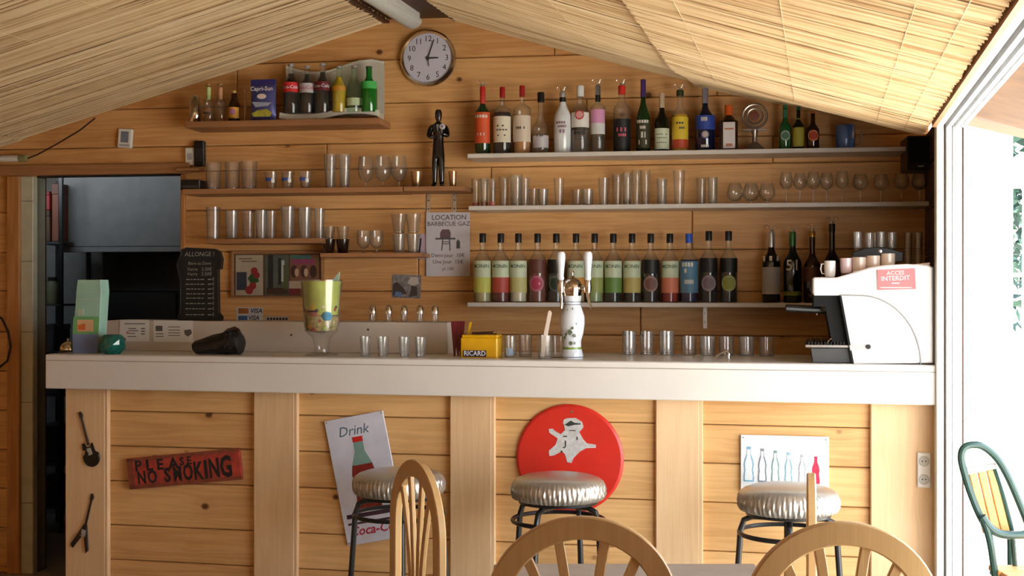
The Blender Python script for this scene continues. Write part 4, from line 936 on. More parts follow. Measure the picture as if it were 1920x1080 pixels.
m = MB(); m.prism([(-20*k, 14*k), (-16*k, 8*k), (17*k, 8*k), (20*k, 16*k), (10*k, 22*k), (-8*k, 20*k)], -.0255, -.024); m.build('fruit_print', C('yellow green fruit print', 176, 170, 60, var=.4, scale=60), t, False)
m = MB(); m.prism([(-19*k, 36*k), (19*k, 34*k), (12*k, 28*k), (-12*k, 26*k)], -.0265, -.024); m.build('wave_print', C('silver blue print', 170, 176, 200), t, False)
# wavy rack
k = W.k(618, .1); q = Loc(W, 618, .1, S0); t = thing('wavy_rack', 'white wavy display rack holding six soft drink bottles', 'rack', q.o, RW)
xa, xb = q.x(527), q.x(713); n = 24
top = lambda u: (112-7*math.sin(u*2*math.pi*1.0+.0)) if False else (108-9*math.cos(0)*0-10*math.sin(math.pi*2*u)*1.0+2*u)
poly = [(xa+(xb-xa)*i/n, float(np.interp(i/n, [0, .1, .22, .34, .46, .6, .75, .88, 1], [109, 103, 97.5, 96, 99, 108, 115.5, 117, 112]))*k) for i in range(n+1)]
MB().prism([(xa, 14*k), (xb, 14*k)]+poly[::-1], .07, .078, 0).build('back_plate', C('frosted white plate', 206, 200, 186, .3), t)
m = MB(); sec = rsec(5*k, .012, .001); m.sweep([(x, z) for x, z in poly], [(a, b+.072) for a, b in sec]); m.build('top_rim', C('pale rim', 222, 222, 212, .25), t)
low = [(xa+(xb-xa)*i/n, (12-6*math.sin(2*math.pi*i/n))*k) for i in range(n+1)]
m = MB(); m.sweep(low, [(a, b-.02) for a, b in rsec(11*k, .012, .001)]); m.build('front_wave', C('pale rim', 222, 222, 212, .25), t)
MB().box(xa, xb, -.012, .07, 12*k, 14.5*k).build('tray', C('frosted white plate', 206, 200, 186, .3), t, False)
MB().box(xa, xb, -.012, .068, 0, 3*k).build('foot_plate', C('frosted white plate', 206, 200, 186, .3), t, False)
for x in (xa+.004, xb-.004): MB().box(x-.004, x+.004, -.012, .07, 0, 12*k).build('side_support', C('frosted white plate', 206, 200, 186, .3), t, False)
RK = S0+14.7*k; COLA = C('dark cola', 20, 9, 7, .1)
gc = 'soft drink bottles in the wavy rack'
def cola(px, w_, h_, label, gm_, cap, liq, lb, txt=None):
    t = bottle(W, px, .1+.01, RK, w_, h_, label, gm_, cap, lb, liq, hb=.5, hs=.8, rn=.36, caph=.05, group=gc, name='soda_bottle', text=txt); return t
WH = C('white lettering', 230, 230, 240)
cola(546, 30, 94, 'cola bottle with a red Coca-Cola label, leftmost in the wavy rack', GLB, C('silver crown cap', 200, 200, 204, .3, metal=.7), (COLA, .8), [(.42, .62, lab(214, 40, 44))], [('Coca-Cola', .52, 9, WH)])
cola(576, 29, 90, 'cola bottle with a silver label, second in the wavy rack', GLB, C('silver crown cap', 200, 200, 204, .3, metal=.7), (COLA, .82), [(.42, .62, lab(196, 190, 196))], [('Coca-Cola', .52, 9, C('red lettering', 190, 40, 40))])
cola(605, 30, 94, 'cola bottle with a dark red label, third in the wavy rack', GLB, C('silver crown cap', 200, 200, 204, .3, metal=.7), (COLA, .82), [(.44, .62, lab(110, 20, 34))], [('Coca-Cola', .53, 9, WH)])
cola(636, 28, 88, 'bottle of yellow orange soda in the wavy rack', GLB, C('silver crown cap', 200, 200, 204, .3, metal=.7), (C('yellow soda', 206, 176, 10, .1), .76), [(.46, .56, lab(214, 150, 30))])
cola(664, 28, 88, 'clear lemonade bottle beside the yellow soda', GLG, C('silver crown cap', 200, 200, 204, .3, metal=.7), None, [(.14, .3, lab(190, 206, 160))])
cola(692, 31, 86, 'bright green lemon soda bottle, rightmost in the wavy rack', C('bright green bottle glass', 18, 130, 40, .08, coat=.6, trans=.3), C('dark green cap', 20, 70, 40, .3), None, [(.5, .66, lab(70, 190, 90))])
# ================================================================== ON THE BACK WALL
RX = Matrix.Rotation(math.pi/2, 4, 'X')      # turns a lathe's axis towards the room: local z -> -y
k = W.k(805, .03); q, t = flat(W, 805, 111, .002, 'wall_clock', 'round white wall clock with a chrome rim below the ridge', 'clock')
m = MB(); m.M = RX; m.lathe([(0, 0), (50*k, 0), (53*k, .01), (53*k, .028), (50*k, .038), (46.5*k, .036), (46*k, .026), (0, .026)], 56); m.build('clock_case', CHROME, t)
m = MB(); m.M = RX; m.lathe([(0, .028), (46*k, .028), (46*k, .026)], 48); cf = m.build('clock_face', C('lilac white dial', 206, 204, 220, .5, var=.03), t)
m = MB()
for h in range(1, 13):
    a = math.radians(90-30*h); m.text(str(h), 36*k*math.cos(a), 36*k*math.sin(a), 15*k, -.0286)
m.build('numerals', INK, cf, False)
def hand(ang, l, wd, y, tail=0):
    m = MB(); m.M = Matrix.Rotation(math.radians(ang), 4, 'Y'); m.prism([(-wd, -tail), (wd, -tail), (wd*.7, l), (-wd*.7, l)], y-.001, y); return m
hand(90, 20*k, 1.4*k, -.031, 3*k).build('hour_hand', INK, t, False); hand(19, 36*k, 1.1*k, -.033, 4*k).build('minute_hand', INK, t, False)
hand(172, 16*k, .8*k, -.0345, 2*k).build('second_hand', INK, t, False)
m = MB(); m.M = RX; m.lathe([(0, .037), (3*k, .036), (3*k, .028)], 14); m.build('centre_cap', INK, t)
k = W.k(237, .01); q, t = flat(W, 237, 260, .001, 'thermostat', 'small white thermostat on the bare wall planks at upper left', 'thermostat', None, math.radians(4))
MB().box(-14*k, 14*k, -.02, 0, -18*k, 18*k, .004).build('housing', WHITE, t, False); MB().box(-8*k, 8*k, -.021, -.019, -8*k, 13*k, .001).build('display', C('grey display', 120, 128, 140, .3), t, False)
MB().box(-10*k, 10*k, -.022, -.02, -15*k, -11*k, .001).build('slider', C('pale grey slider', 170, 170, 176), t, False)
k = W.k(358, .02); q, t = flat(W, 359, 294, .001, 'wall_switch_box', 'small pale box beside the black phone at the shelf end', 'switch box')
MB().box(-9*k, 9*k, -.02, 0, -16*k, 16*k, .002).build('housing', WHITE, t, False); MB().box(-5*k, 5*k, -.023, -.019, -6*k, 6*k, .002).build('rocker', C('pale grey slider', 170, 170, 176), t, False)
k = W.k(377, .02); q, t = flat(W, 377, 289, .001, 'wall_phone', 'black handset hanging upright on the wall by the long left shelf', 'phone')
MB().box(-10*k, 10*k, -.03, 0, -24*k, 24*k, .005).build('handset', BLACK, t, False)
m = MB()
for i in range(3):
    for j in range(5): m.box((-6+i*4.5)*k, (-3+i*4.5)*k, -.0315, -.029, (-14+j*5)*k, (-11+j*5)*k)
m.build('keypad', C('dark grey keys', 62, 62, 66), t, False)
k = W.k(362, .1); t = thing('mini_shelf', 'tiny wooden ledge under the phone and switch box', 'shelf', W.at(362, .0, W.H(362, 321, .05)), RW)
MB().box(-23*k, 23*k, -.07, -.001, 0, .016, .002).build('board', PINE_S, t, False)
t = thing('black_box', 'black box on the left end of the long wooden shelf', 'box', W.at(364, .11, SA), RW); MB().box(-19*k, 19*k, -.05, .05, 0, 19*k, .004).build('box_body', BLACK, t, False); MB().box(-15*k, 15*k, -.052, -.049, 4*k, 8*k).build('vent', C('dark grey keys', 62, 62, 66), t, False)
# price sheet
k = W.k(840, .01); q, t = flat(W, 840, 458, .012, 'price_sheet', 'white printed sheet advertising gas barbecue hire, below the statue', 'notice')
MB().box(-42*k, 42*k, 0, .0015, -60*k, 60*k).build('sheet', C('laminated sheet', 206, 202, 208, .4, var=.04), t, False)
m = MB(); m.text('LOCATION', 2*k, 50*k, 13*k, -.0006, bold=.01); m.text('BARBECUE GAZ', 1*k, 38*k, 11.5*k, -.0006, bold=.01); m.text('Demi-jour  10€', 0, -21*k, 10*k, -.0006, bold=.01); m.text('Une Jour  15€', 0, -33*k, 10*k, -.0006, bold=.01); m.text('pl 100', 0, -46*k, 9*k, -.0006)
m.build('lettering', C('grey lettering', 92, 80, 92), t, False)
m = MB(); m.prism([(-15*k, 12*k), (-15*k, 22*k), (-11*k, 28*k), (2*k, 28*k), (5*k, 22*k), (5*k, 12*k)], -.0008, 0); m.build('barbecue_print', C('printed lid mauve', 110, 84, 96), t, False)
m = MB(); m.box(-24*k, 14*k, -.0009, 0, 9*k, 12*k); m.box(-12*k, 4*k, -.0009, 0, 4*k, 5.5*k); m.box(-12*k, 4*k, -.0009, 0, 0, 1.5*k); m.prism([(-13*k, -12*k), (-11*k, -12*k), (-9*k, 9*k), (-11*k, 9*k)], -.0009, 0); m.prism([(3*k, -12*k), (5*k, -12*k), (4*k, 9*k), (2*k, 9*k)], -.0009, 0); m.prism([(16*k, -8*k), (23*k, -8*k), (23*k, 5*k), (19*k, 9*k), (16*k, 5*k)], -.0009, 0)
m.build('barbecue_print', C('printed dark grey', 84, 84, 88), t, False)
q, t = flat(W, 791, 462, .006, 'notice_edge', 'second pinkish sheet half hidden behind the barbecue notice', 'notice', None, math.radians(6))
MB().box(-8*k, 14*k, 0, .001, -24*k, 24*k).build('sheet', C('pinkish sheet', 196, 170, 184, .6), t, False); MB().box(-5*k, -2*k, -.0006, 0, -15*k, 15*k).build('print_line', INK, t, False)
# framed adverts
k = W.k(520, .02); q, t = flat(W, 521, 514, .002, 'advert_frame', 'long wooden frame holding three old picture adverts', 'picture frame')
m = MB(); HWF, HHF = 90*k, 44*k
m.box(-HWF, HWF, -.022, 0, HHF-6*k, HHF, .002); m.box(-HWF, HWF, -.022, 0, -HHF, -HHF+3*k, .002); m.box(-HWF, -HWF+5*k, -.022, 0, -HHF, HHF, .002); m.box(HWF-4*k, HWF, -.022, 0, -HHF, HHF, .002); m.build('frame', PINE_S, t, False)
MB().box(-HWF+4*k, HWF-3*k, -.006, -.001, -HHF+2*k, HHF-5*k).build('backing', C('brown backing', 96, 66, 44), t, False)
def rect(cx, cz, w_, h_, y, nm, rgb, part='print', **kw): MB().box((cx-w_/2)*k, (cx+w_/2)*k, y, y+.002, (cz-h_/2)*k, (cz+h_/2)*k).build(part, C(nm, *rgb, .6, **kw), t, False)
rect(-55, -2, 54, 76, -.009, 'cream card', (178, 164, 140), 'picture_card')
m = MB(); m.box(-76*k, -50*k, -.0095, -.009, 28*k, 30*k); m.box(-70*k, -40*k, -.0095, -.009, 23*k, 25*k); m.build('lettering', C('brown lettering', 110, 90, 74), t, False)
rect(-70, -13, 20, 34, -.0095, 'slate print', (52, 58, 72))
m = MB()
for x, z, r in ((-45, 6, 7), (-40, -2, 6), (-55, -30, 8), (-48, -22, 7)): m.prism([((x+r*math.cos(a))*k, (z+r*math.sin(a))*k) for a in [2*math.pi*i/12 for i in range(12)]], -.0098, -.009)
m.build('cherry_print', C('cherry red print', 150, 40, 46), t, False)
m = MB(); m.prism([(-58*k, -8*k), (-42*k, 12*k), (-36*k, -14*k), (-50*k, -20*k)], -.0096, -.009); m.build('leaf_print', C('leaf green print', 40, 78, 40), t, False)
rect(-1, -2, 46, 76, -.009, 'grey green card', (86, 94, 84), 'picture_card', var=.3)
m = MB(); m.box(-18*k, -8*k, -.0095, -.009, -28*k, 36*k); m.box(2*k, 8*k, -.0095, -.009, -20*k, 30*k); m.build('dark_print', C('near black print', 34, 36, 38), t, False)
rect(8, 6, 12, 40, -.0093, 'pale grey print', (120, 124, 122)); rect(16, -6, 8, 46, -.0094, 'moss print', (86, 92, 56)); rect(0, -32, 42, 12, -.0094, 'brown print', (70, 48, 32))
rect(54, -2, 58, 76, -.009, 'warm brown card', (128, 88, 66), 'picture_card')
rect(46, 32, 40, 7, -.0095, 'teal print', (70, 120, 116)); rect(50, 23, 44, 9, -.0095, 'magenta print', (146, 66, 100)); rect(38, -20, 30, 14, -.0095, 'cream print', (176, 158, 136)); rect(34, -33, 22, 12, -.0095, 'dark red print', (110, 36, 40))
m = MB()
for x in (33, 52, 70): m.prism([((x+7*math.cos(a))*k, (5+12*math.sin(a))*k) for a in [2*math.pi*i/12 for i in range(12)]], -.0096, -.009)
m.build('face_print', C('dark brown print', 66, 40, 30), t, False)
for x in (38, 56): m = MB(); m.prism([((x+4*math.cos(a))*k, (3+8*math.sin(a))*k) for a in [2*math.pi*i/10 for i in range(10)]], -.0099, -.009); m.build('face_print', C('skin tone print', 190, 160, 132), t, False)
# small photo and card stickers
k = W.k(762, .01); q, t = flat(W, 762, 537, .0015, 'small_photo', 'small colour photograph pinned to the wall planks', 'photo', None, math.radians(2))
MB().box(-28*k, 28*k, -.001, 0, -22*k, 22*k).build('print', C('grey photo print', 140, 136, 134, .5, var=.5, scale=45), t, False)
m = MB(); m.prism([(-26*k, -18*k), (-26*k, 4*k), (-18*k, 8*k), (-6*k, -2*k), (2*k, -14*k)], -.0016, -.001); m.prism([(6*k, -20*k), (10*k, 2*k), (20*k, 0), (22*k, -16*k)], -.0016, -.001); m.build('dark_patch', C('dark photo patch', 74, 62, 60), t, False)
m = MB(); m.prism([(2*k, 6*k), (8*k, 18*k), (22*k, 18*k), (24*k, 6*k), (12*k, 2*k)], -.0017, -.001); m.build('pale_patch', C('pale photo patch', 206, 196, 186), t, False)
m = MB(); m.prism([(-22*k, -18*k), (-10*k, -20*k), (-8*k, -12*k), (-20*k, -10*k)], -.0018, -.001); m.build('blue_patch', C('blue photo patch', 96, 130, 176), t, False)
k = W.k(468, .01); q, t = flat(W, 468, 589, .0015, 'card_sticker', 'card payment sticker lettered VISA on the wall above the ledge', 'sticker')
MB().box(-26*k, 26*k, -.001, 0, -13*k, 13*k).build('sticker', C('sticker white', 206, 206, 200), t, False)
m = MB(); m.box(-22*k, -2*k, -.0015, -.001, 1*k, 11*k); m.build('card_print', C('orange brown print', 176, 104, 56), t, False)
m = MB(); m.box(-22*k, -4*k, -.0015, -.001, -11*k, -3*k); m.build('card_print', C('blue card print', 60, 100, 150), t, False)
m = MB(); m.text('VISA', 13*k, 6*k, 12*k, -.0016, shear=.2, bold=.02); m.text('VISA', 8*k, -7*k, 11*k, -.0016, shear=.2, bold=.02); m.build('lettering', C('navy lettering', 30, 40, 80), t, False)
k = W.k(518, .01); q, t = flat(W, 519, 598, .0015, 'text_sticker', 'narrow pale lettered strip right of the card payment sticker', 'sticker')
MB().box(-23*k, 23*k, -.001, 0, -5*k, 5*k).build('sticker', C('sticker tan', 190, 176, 156), t, False); m = MB()
for x in range(-19, 20, 6): m.box(x*k, (x+4)*k, -.0015, -.001, -2.5*k, 2.5*k)
m.build('print_marks', INK, t, False)
# left wall end: small tube lamp with its cable, hanging cable loop
q = Loc(W, 24, .04, W.H(24, 297, .04)); t = thing('tube_lamp', 'short white tube lamp on the wall at far left', 'lamp', q.o, RW)
m = MB(); m.tube([(q.x(-40), 0, 0), (q.x(36), 0, 0)], .016, 14); m.build('tube_body', WHITE, t); m = MB(); m.tube([(q.x(36), 0, 0), (q.x(50), 0, 0)], .018, 14); m.build('end_socket', C('olive socket', 150, 146, 100), t)
m = MB(); pts = [(q.x(50), .01, 0), (q.x(70), .0, q.z(70, 290)), (q.x(110), .0, q.z(110, 268)), (q.x(150), 0, q.z(150, 244)), (q.x(180), -.01, q.z(180, 222))]; m.tube(pts, .004, 6); m.build('cable', C('dark brown cable', 64, 34, 22), t)
q = Loc(W, 0, .03, W.H(0, 690, .03)); t = thing('cable_loop', 'black cable loop hanging on the planks at the far left edge', 'cable', q.o, RW)
m = MB(); m.tube([(q.x(x), 0, q.z(x, y)) for x, y in ((-10, 588), (4, 598), (15, 622), (20, 650), (14, 676), (0, 688), (-12, 690))], .006, 8); m.build('cable', BLACK, t)
# statue
def skin(name, pts, edges, parent, mt, lvl=2, root=0, loc=None):
    me = bpy.data.meshes.new(name); me.from_pydata([p[:3] for p in pts], edges, []); me.materials.append(mt)
    o = bpy.data.objects.new(name, me); COL.objects.link(o); o.parent = parent
    md = o.modifiers.new('skin', 'SKIN'); md.use_smooth_shade = True
    if not me.skin_vertices: me.attributes  # layer comes with the modifier
    sv = me.skin_vertices[0].data if me.skin_vertices else None
    for i, p in enumerate(pts): sv[i].radius = (p[3], p[4] if len(p) > 4 else p[3]); sv[i].use_root = (i == root)
    s = o.modifiers.new('sub', 'SUBSURF'); s.levels = lvl; s.render_levels = lvl; return o
k = W.k(822, .1); t = thing('figurine', 'tall black statue of a man in a suit holding a pale disc', 'statue', W.at(822, .10, SL_+.0005), RW)
u = 147*k
SUIT = C('glossy black suit', 14, 14, 17, .22, coat=.5)
me_ok = True
P = [(0, 0, .47*u, .078*u, .05*u), (0, 0, .58*u, .07*u, .048*u), (.0, 0, .70*u, .078*u, .05*u), (0, 0, .785*u, .066*u, .04*u), (.0, 0, .85*u, .028*u),
     (-.095*u, .0, .765*u, .044*u), (-.122*u, -.03*u, .655*u, .037*u), (-.05*u, -.085*u, .635*u, .028*u),
     (.095*u, 0, .765*u, .044*u), (.128*u, -.03*u, .65*u, .037*u), (.06*u, -.09*u, .69*u, .028*u),
     (-.038*u, 0, .40*u, .052*u), (-.045*u, -.005*u, .23*u, .042*u), (-.05*u, .0, .05*u, .032*u), (-.065*u, -.05*u, .02*u, .024*u),
     (.038*u, 0, .40*u, .052*u), (.042*u, -.005*u, .23*u, .042*u), (.045*u, .0, .05*u, .032*u), (.055*u, -.05*u, .02*u, .024*u)]
E = [(0, 1), (1, 2), (2, 3), (3, 4), (3, 5), (5, 6), (6, 7), (3, 8), (8, 9), (9, 10), (0, 11), (11, 12), (12, 13), (13, 14), (0, 15), (15, 16), (16, 17), (17, 18)]
def skin2(name, pts, edges, parent, mt, lvl=2):
    me = bpy.data.meshes.new(name); me.from_pydata([p[:3] for p in pts], edges, []); me.materials.append(mt)
    o = bpy.data.objects.new(name, me); COL.objects.link(o); o.parent = parent
    bpy.context.view_layer.objects.active = o; o.select_set(True)
    bpy.ops.object.modifier_add(type='SKIN'); o.modifiers[-1].use_smooth_shade = True
    sv = me.skin_vertices[0].data
    for i, p in enumerate(pts): sv[i].radius = (p[3], p[4] if len(p) > 4 else p[3]); sv[i].use_root = (i == 0)
    s = o.modifiers.new('sub', 'SUBSURF'); s.levels = lvl; s.render_levels = lvl; o.select_set(False); return o
skin2('body', P, E, t, SUIT)
SKN = C('dark brown painted skin', 44, 24, 20, .3, coat=.3)
m = MB(); m.lathe([(0, .835*u), (.022*u, .84*u), (.036*u, .87*u), (.042*u, .91*u), (.041*u, .945*u), (.03*u, .98*u), (0, .995*u)], 20, mod=lambda a, z: 1+.06*math.cos(2*a)); m.lathe([(0, -.01*u), (.008*u, 0), (0, .02*u)], 8, 0, -.042*u, .905*u)
m.lathe([(0, -.012*u), (.006*u, 0), (0, .012*u)], 8, -.042*u, 0, .91*u); m.lathe([(0, -.012*u), (.006*u, 0), (0, .012*u)], 8, .042*u, 0, .91*u); m.build('head', SKN, t)
m = MB()
for s_ in (-1, 1): m.lathe([(0, -.004*u), (.007*u, 0), (0, .004*u)], 8, s_*.016*u, -.038*u, .922*u)
m.build('eyes', C('eye white', 190, 180, 170), t)
m = MB(); m.prism([(-.012*u, .882*u), (.012*u, .882*u), (.008*u, .876*u), (-.008*u, .876*u)], -.042*u, -.034*u); m.build('mouth', C('mouth red', 110, 50, 46), t, False)
m = MB(); m.lathe([(.043*u, .925*u), (.046*u, .94*u), (.043*u, .965*u), (.03*u, .995*u), (0, 1.0*u)], 20, 0, .004*u); m.build('hair', C('black hair', 12, 10, 10), t)
for s_, h in ((-1, (-.05*u, -.075*u, .635*u)), (1, (.06*u, -.085*u, .69*u))):
    m = MB(); m.lathe([(0, -.022*u), (.018*u, -.01*u), (.02*u, .008*u), (0, .02*u)], 10, *h)
    for j in range(4): m.tube([(h[0]-s_*.008*u, h[1]-.012*u, h[2]-.012*u+j*.009*u), (h[0]-s_*.03*u, h[1]-.02*u, h[2]-.01*u+j*.009*u), (h[0]-s_*.036*u, h[1]-.008*u, h[2]-.008*u+j*.008*u)], .005*u, 6)
    m.tube([h, (h[0]-s_*.014*u, h[1]-.016*u, h[2]+.03*u)], .006*u, 6); m.build('hand', SKN, t)
m = MB(); m.prism([(-.012*u, .8*u), (.022*u, .8*u), (.006*u, .70*u)], -.08*u, -.06*u); m.build('shirt_front', C('grey white shirt', 170, 170, 172), t, False)
for s_ in (-1, 1):
    m = MB(); m.prism([(s_*.002*u, .72*u), (s_*.03*u, .8*u), (s_*.055*u, .79*u), (s_*.04*u, .7*u)], -.076*u, -.055*u, .001); m.build('lapel', SUIT, t, False)
m = MB(); m.M = Matrix.Translation((.075*u, -.11*u, .765*u)) @ RX; m.lathe([(0, .004), (.034*u, .004), (.038*u, 0), (0, 0)], 24); m.build('pale_disc', C('pale disc', 206, 200, 206, .3), t)
m = MB(); m.M = Matrix.Translation((.075*u, -.115*u, .765*u)) @ RX; m.lathe([(0, .0045), (.014*u, .0045), (.014*u, 0)], 16); m.build('disc_centre', C('mauve centre', 120, 90, 130, .3), t)
MB().box(-.11*u, .1*u, -.075*u, .04*u, 0, .008*u, .001).build('plinth', SUIT, t, False)

# chalkboard on the ledge
q = Loc(B, 376, -.46, LEDGE); k = B.k(376, -.46); t = thing('chalkboard', 'black scroll shaped chalkboard menu standing on the grey ledge', 'chalkboard', q.o, RB)
hb_ = (595-460)*k; X = lambda v: (v-376)*k; Zc = lambda y: (595-y)*k
out = [(334, 595), (420, 595), (421, 588), (414, 580), (413, 500), (419, 498), (421, 480), (416, 466), (408, 462), (350, 459), (340, 462), (338, 474), (330, 490), (334, 505), (338, 520), (337, 580), (332, 588)]
m = MB(); m.prism([(X(x), Zc(y)) for x, y in out], -.01, .008, .002); m.build('slate', C('chalkboard black', 22, 22, 24, .7, var=.3), t, False)
m = MB(); m.sweep([(X(x), Zc(y)) for x, y in out], [(a, b-.004) for a, b in rsec(2.2*k, .02, .0005)], True); m.build('board_rim', C('black rim', 12, 12, 13, .4), t, False)
m = MB(); rows_ = [('ALLONGE !', 471, 12), ('Biere au Demi', 488, 8), ('Verre   2.50€', 499, 9), ('Verre   2.50€', 508, 9)]
for s_, y, sz in rows_: m.text(s_, X(376), Zc(y), sz*k, -.0106, shear=.1)
for y in (518, 527, 536, 545, 553, 563, 573, 584):
    x = 346+random.uniform(0, 4)
    while x < 386: w_ = random.uniform(3, 8); m.box(X(x), X(x+w_), -.0106, -.0102, Zc(y)-.8*k, Zc(y)+.8*k); x += w_+2
    m.text('€', X(404), Zc(y), 8*k, -.0106); m.box(X(393), X(400), -.0106, -.0102, Zc(y)-1*k, Zc(y)+1*k)
m.build('chalk_writing', C('chalk grey', 150, 150, 146, .9), t, False)
# papers on the ledge front
def paper(px, py, w_, h_, label, kind):
    q = Loc(B, px, -.358, B.H(px, py, -.358)); k = B.k(px, -.358); t = thing('ledge_notice', label, 'notice', q.o, RB)
    MB().box(-w_*k/2, w_*k/2, -.0012, .0, -h_*k/2, h_*k/2).build('sheet', PAPER, t, False); m = MB()
    if kind == 0:
        for z, a, b in ((13, -20, 22), (4, -12, 4), (0, -12, 8), (-5, -12, 2), (-11, -14, 4)): m.box(a*k, b*k, -.0018, -.0012, (z-.8)*k, (z+.8)*k)
        for z in (4, -1, -6): m.box(14*k, 22*k, -.0018, -.0012, (z-1)*k, (z+1)*k)
        m.build('print_lines', C('print grey', 96, 96, 98), t, False)
        m = MB(); m.prism([(-16*k, -2*k), (-12*k, -1*k), (-12*k, -6*k), (-16*k, -6*k)], -.002, -.0012); m.build('pink_mark', C('pink mark', 206, 120, 140), t, False)
    else:
        m.box(-36*k, -22*k, -.0018, -.0012, 0, 10*k)
        for z in (8, 2, -3, -8): m.box(-10*k, 14*k, -.0018, -.0012, (z-.7)*k, (z+.7)*k)
        for z in (-5, -10): m.box(-36*k, -20*k, -.0018, -.0012, (z-.8)*k, (z+.8)*k)
        m.prism([(22*k, 2*k), (36*k, 4*k), (38*k, -4*k), (30*k, -10*k), (24*k, -6*k)], -.0018, -.0012); m.build('print_lines', C('print grey', 96, 96, 98), t, False)
paper(252, 620, 61, 40, 'left white price notice taped to the grey ledge', 0); paper(325, 621, 80, 40, 'right wider white notice with a small picture on the grey ledge', 1)

# ================================================================== ON THE COUNTER
k = B.k(128, -.12); t = thing('service_bell', 'small metal service bell at the left end of the counter', 'bell', B.at(128, -.12, CT), RB)
MB().lathe([(0, 0), (17*k, 0), (17*k, 3*k), (14*k, 5*k), (0, 5*k)], 24).build('bell_base', C('dark bell base', 50, 34, 24), t); MB().lathe([(15*k, 6*k), (14.5*k, 11*k), (11*k, 17*k), (5*k, 21*k), (0, 22*k)], 24).build('bell_dome', C('worn nickel', 206, 196, 176, .15, metal=1), t); MB().lathe([(2*k, 21*k), (2*k, 25*k), (3*k, 27*k), (0, 28*k)], 12).build('bell_button', CHROME, t)
k = B.k(163, -.1); q = Loc(B, 163, -.10, CT); t = thing('card_dispenser', 'tall pale green and blue card dispenser standing on the counter', 'card box', q.o, RB); t.rotation_euler.z += .06
X = lambda v: (v-163)*k; Zc = lambda y: (661-y)*k
m = MB(); m.prism([(X(134), 0), (X(184), 0), (X(192), Zc(545)), (X(190), Zc(523)), (X(144), Zc(523)), (X(141), Zc(545))], 0, .07, .002); m.build('carton', C('pale green carton', 150, 190, 172, .5), t, False)
m = MB(); m.prism([(X(134.5), Zc(625)), (X(186), Zc(625)), (X(183.5), .001), (X(134.5), .001)], -.001, .001); m.build('blue_print', C('periwinkle print', 110, 132, 184, .5), t, False)
m = MB(); m.prism([(X(136), Zc(592)), (X(188), Zc(592)), (X(186), Zc(625)), (X(134.5), Zc(625))], -.0012, .001); m.build('green_print', C('grass green print', 110, 172, 110, .5), t, False)
m = MB(); m.prism([(X(144), Zc(598)), (X(176), Zc(598)), (X(176), Zc(620)), (X(144), Zc(620))], -.002, -.001); m.build('label_patch', C('peach label', 214, 172, 130), t, False)
m = MB(); m.prism([(X(145), Zc(608)), (X(160), Zc(605)), (X(160), Zc(617)), (X(146), Zc(617))], -.0028, -.002); m.build('label_picture', C('orange label', 214, 110, 50), t, False)
m = MB(); m.box(X(141), X(191), -.002, .002, Zc(546), Zc(545)); m.box(X(141), X(190), -.002, .002, Zc(560), Zc(559)); m.box(X(146), X(156), -.003, 0, Zc(590), Zc(578)); m.build('fold_line', C('fold shade', 176, 190, 170), t, False)
k = B.k(211, -.09); t = thing('tea_light_glass', 'round faceted turquoise glass tea light holder', 'candle holder', B.at(211, -.08, CT), RB)
TQ = C('turquoise glass', 24, 130, 116, .06, trans=.55, coat=.5, var=.3)
MB().lathe([(0, 0), (14*k, 0), (22*k, 8*k), (25*k, 18*k), (23*k, 28*k), (17*k, 36*k), (15*k, 36*k), (20*k, 26*k), (21*k, 16*k), (10*k, 4*k), (0, 4*k)], 12, mod=lambda a, z: 1+.05*math.cos(6*a+z*160)).build('glass_bowl', TQ, t, False)
MB().lathe([(0, 5*k), (9*k, 5*k), (9*k, 13*k), (0, 13*k)], 16).build('candle', C('wax white', 214, 226, 222, .4), t)
# black pouch
k = B.k(410, -.12); t = thing('black_pouch', 'rumpled black pouch with a knobbly end lying on the counter', 'pouch', B.at(410, -.14, CT), RB)
m = MB(); n = 16; rings = []
V = []; F = []
prof = [(-45, 13, 9, 18), (-43, 14, 13, 24), (-30, 15, 15, 26), (-10, 18, 18, 26), (8, 20, 20, 26), (22, 24, 24, 25), (36, 25, 25, 24), (45, 20, 20, 20), (47, 16, 14, 12)]
for (x, cz, hz, hy) in prof:
    for i in range(n):
        a = 2*math.pi*i/n; bump = 1+.07*math.sin(3*a+x*.3)+.04*math.sin(7*a+x)
        z = cz+hz*math.sin(a)*bump; V.append((x*k, hy*math.cos(a)*bump*k, max(0.2, z)*k))
for j in range(len(prof)-1):
    for i in range(n): F.append((j*n+i, j*n+(i+1) % n, (j+1)*n+(i+1) % n, (j+1)*n+i))
F += [tuple(range(n))[::-1], tuple((len(prof)-1)*n+i for i in range(n))]
m.add(V, F); m.build('pouch_body', C('black leather', 14, 14, 15, .35, bump=.6, scale=60), t)
m = MB()
for i in range(15):
    a = i*2.4; r = 4*math.sqrt(i+.5); x, z = 28+r*math.cos(a)*.9, 26+r*math.sin(a)
    m.lathe([(0, -4*k), (3.4*k, -1*k), (3.6*k, 1*k), (2*k, 4*k), (0, 4.5*k)], 8, x*k, (-24+abs(r)*.35)*k, z*k)
m.build('knobs', C('black rubber', 24, 24, 26, .3), t)
m = MB(); m.tube([(14*k, -10*k, 38*k), (22*k, -6*k, 46*k), (34*k, -4*k, 50*k), (44*k, -6*k, 44*k)], 3.4*k, 8); m.build('strap', C('dark brown strap', 50, 30, 20), t)
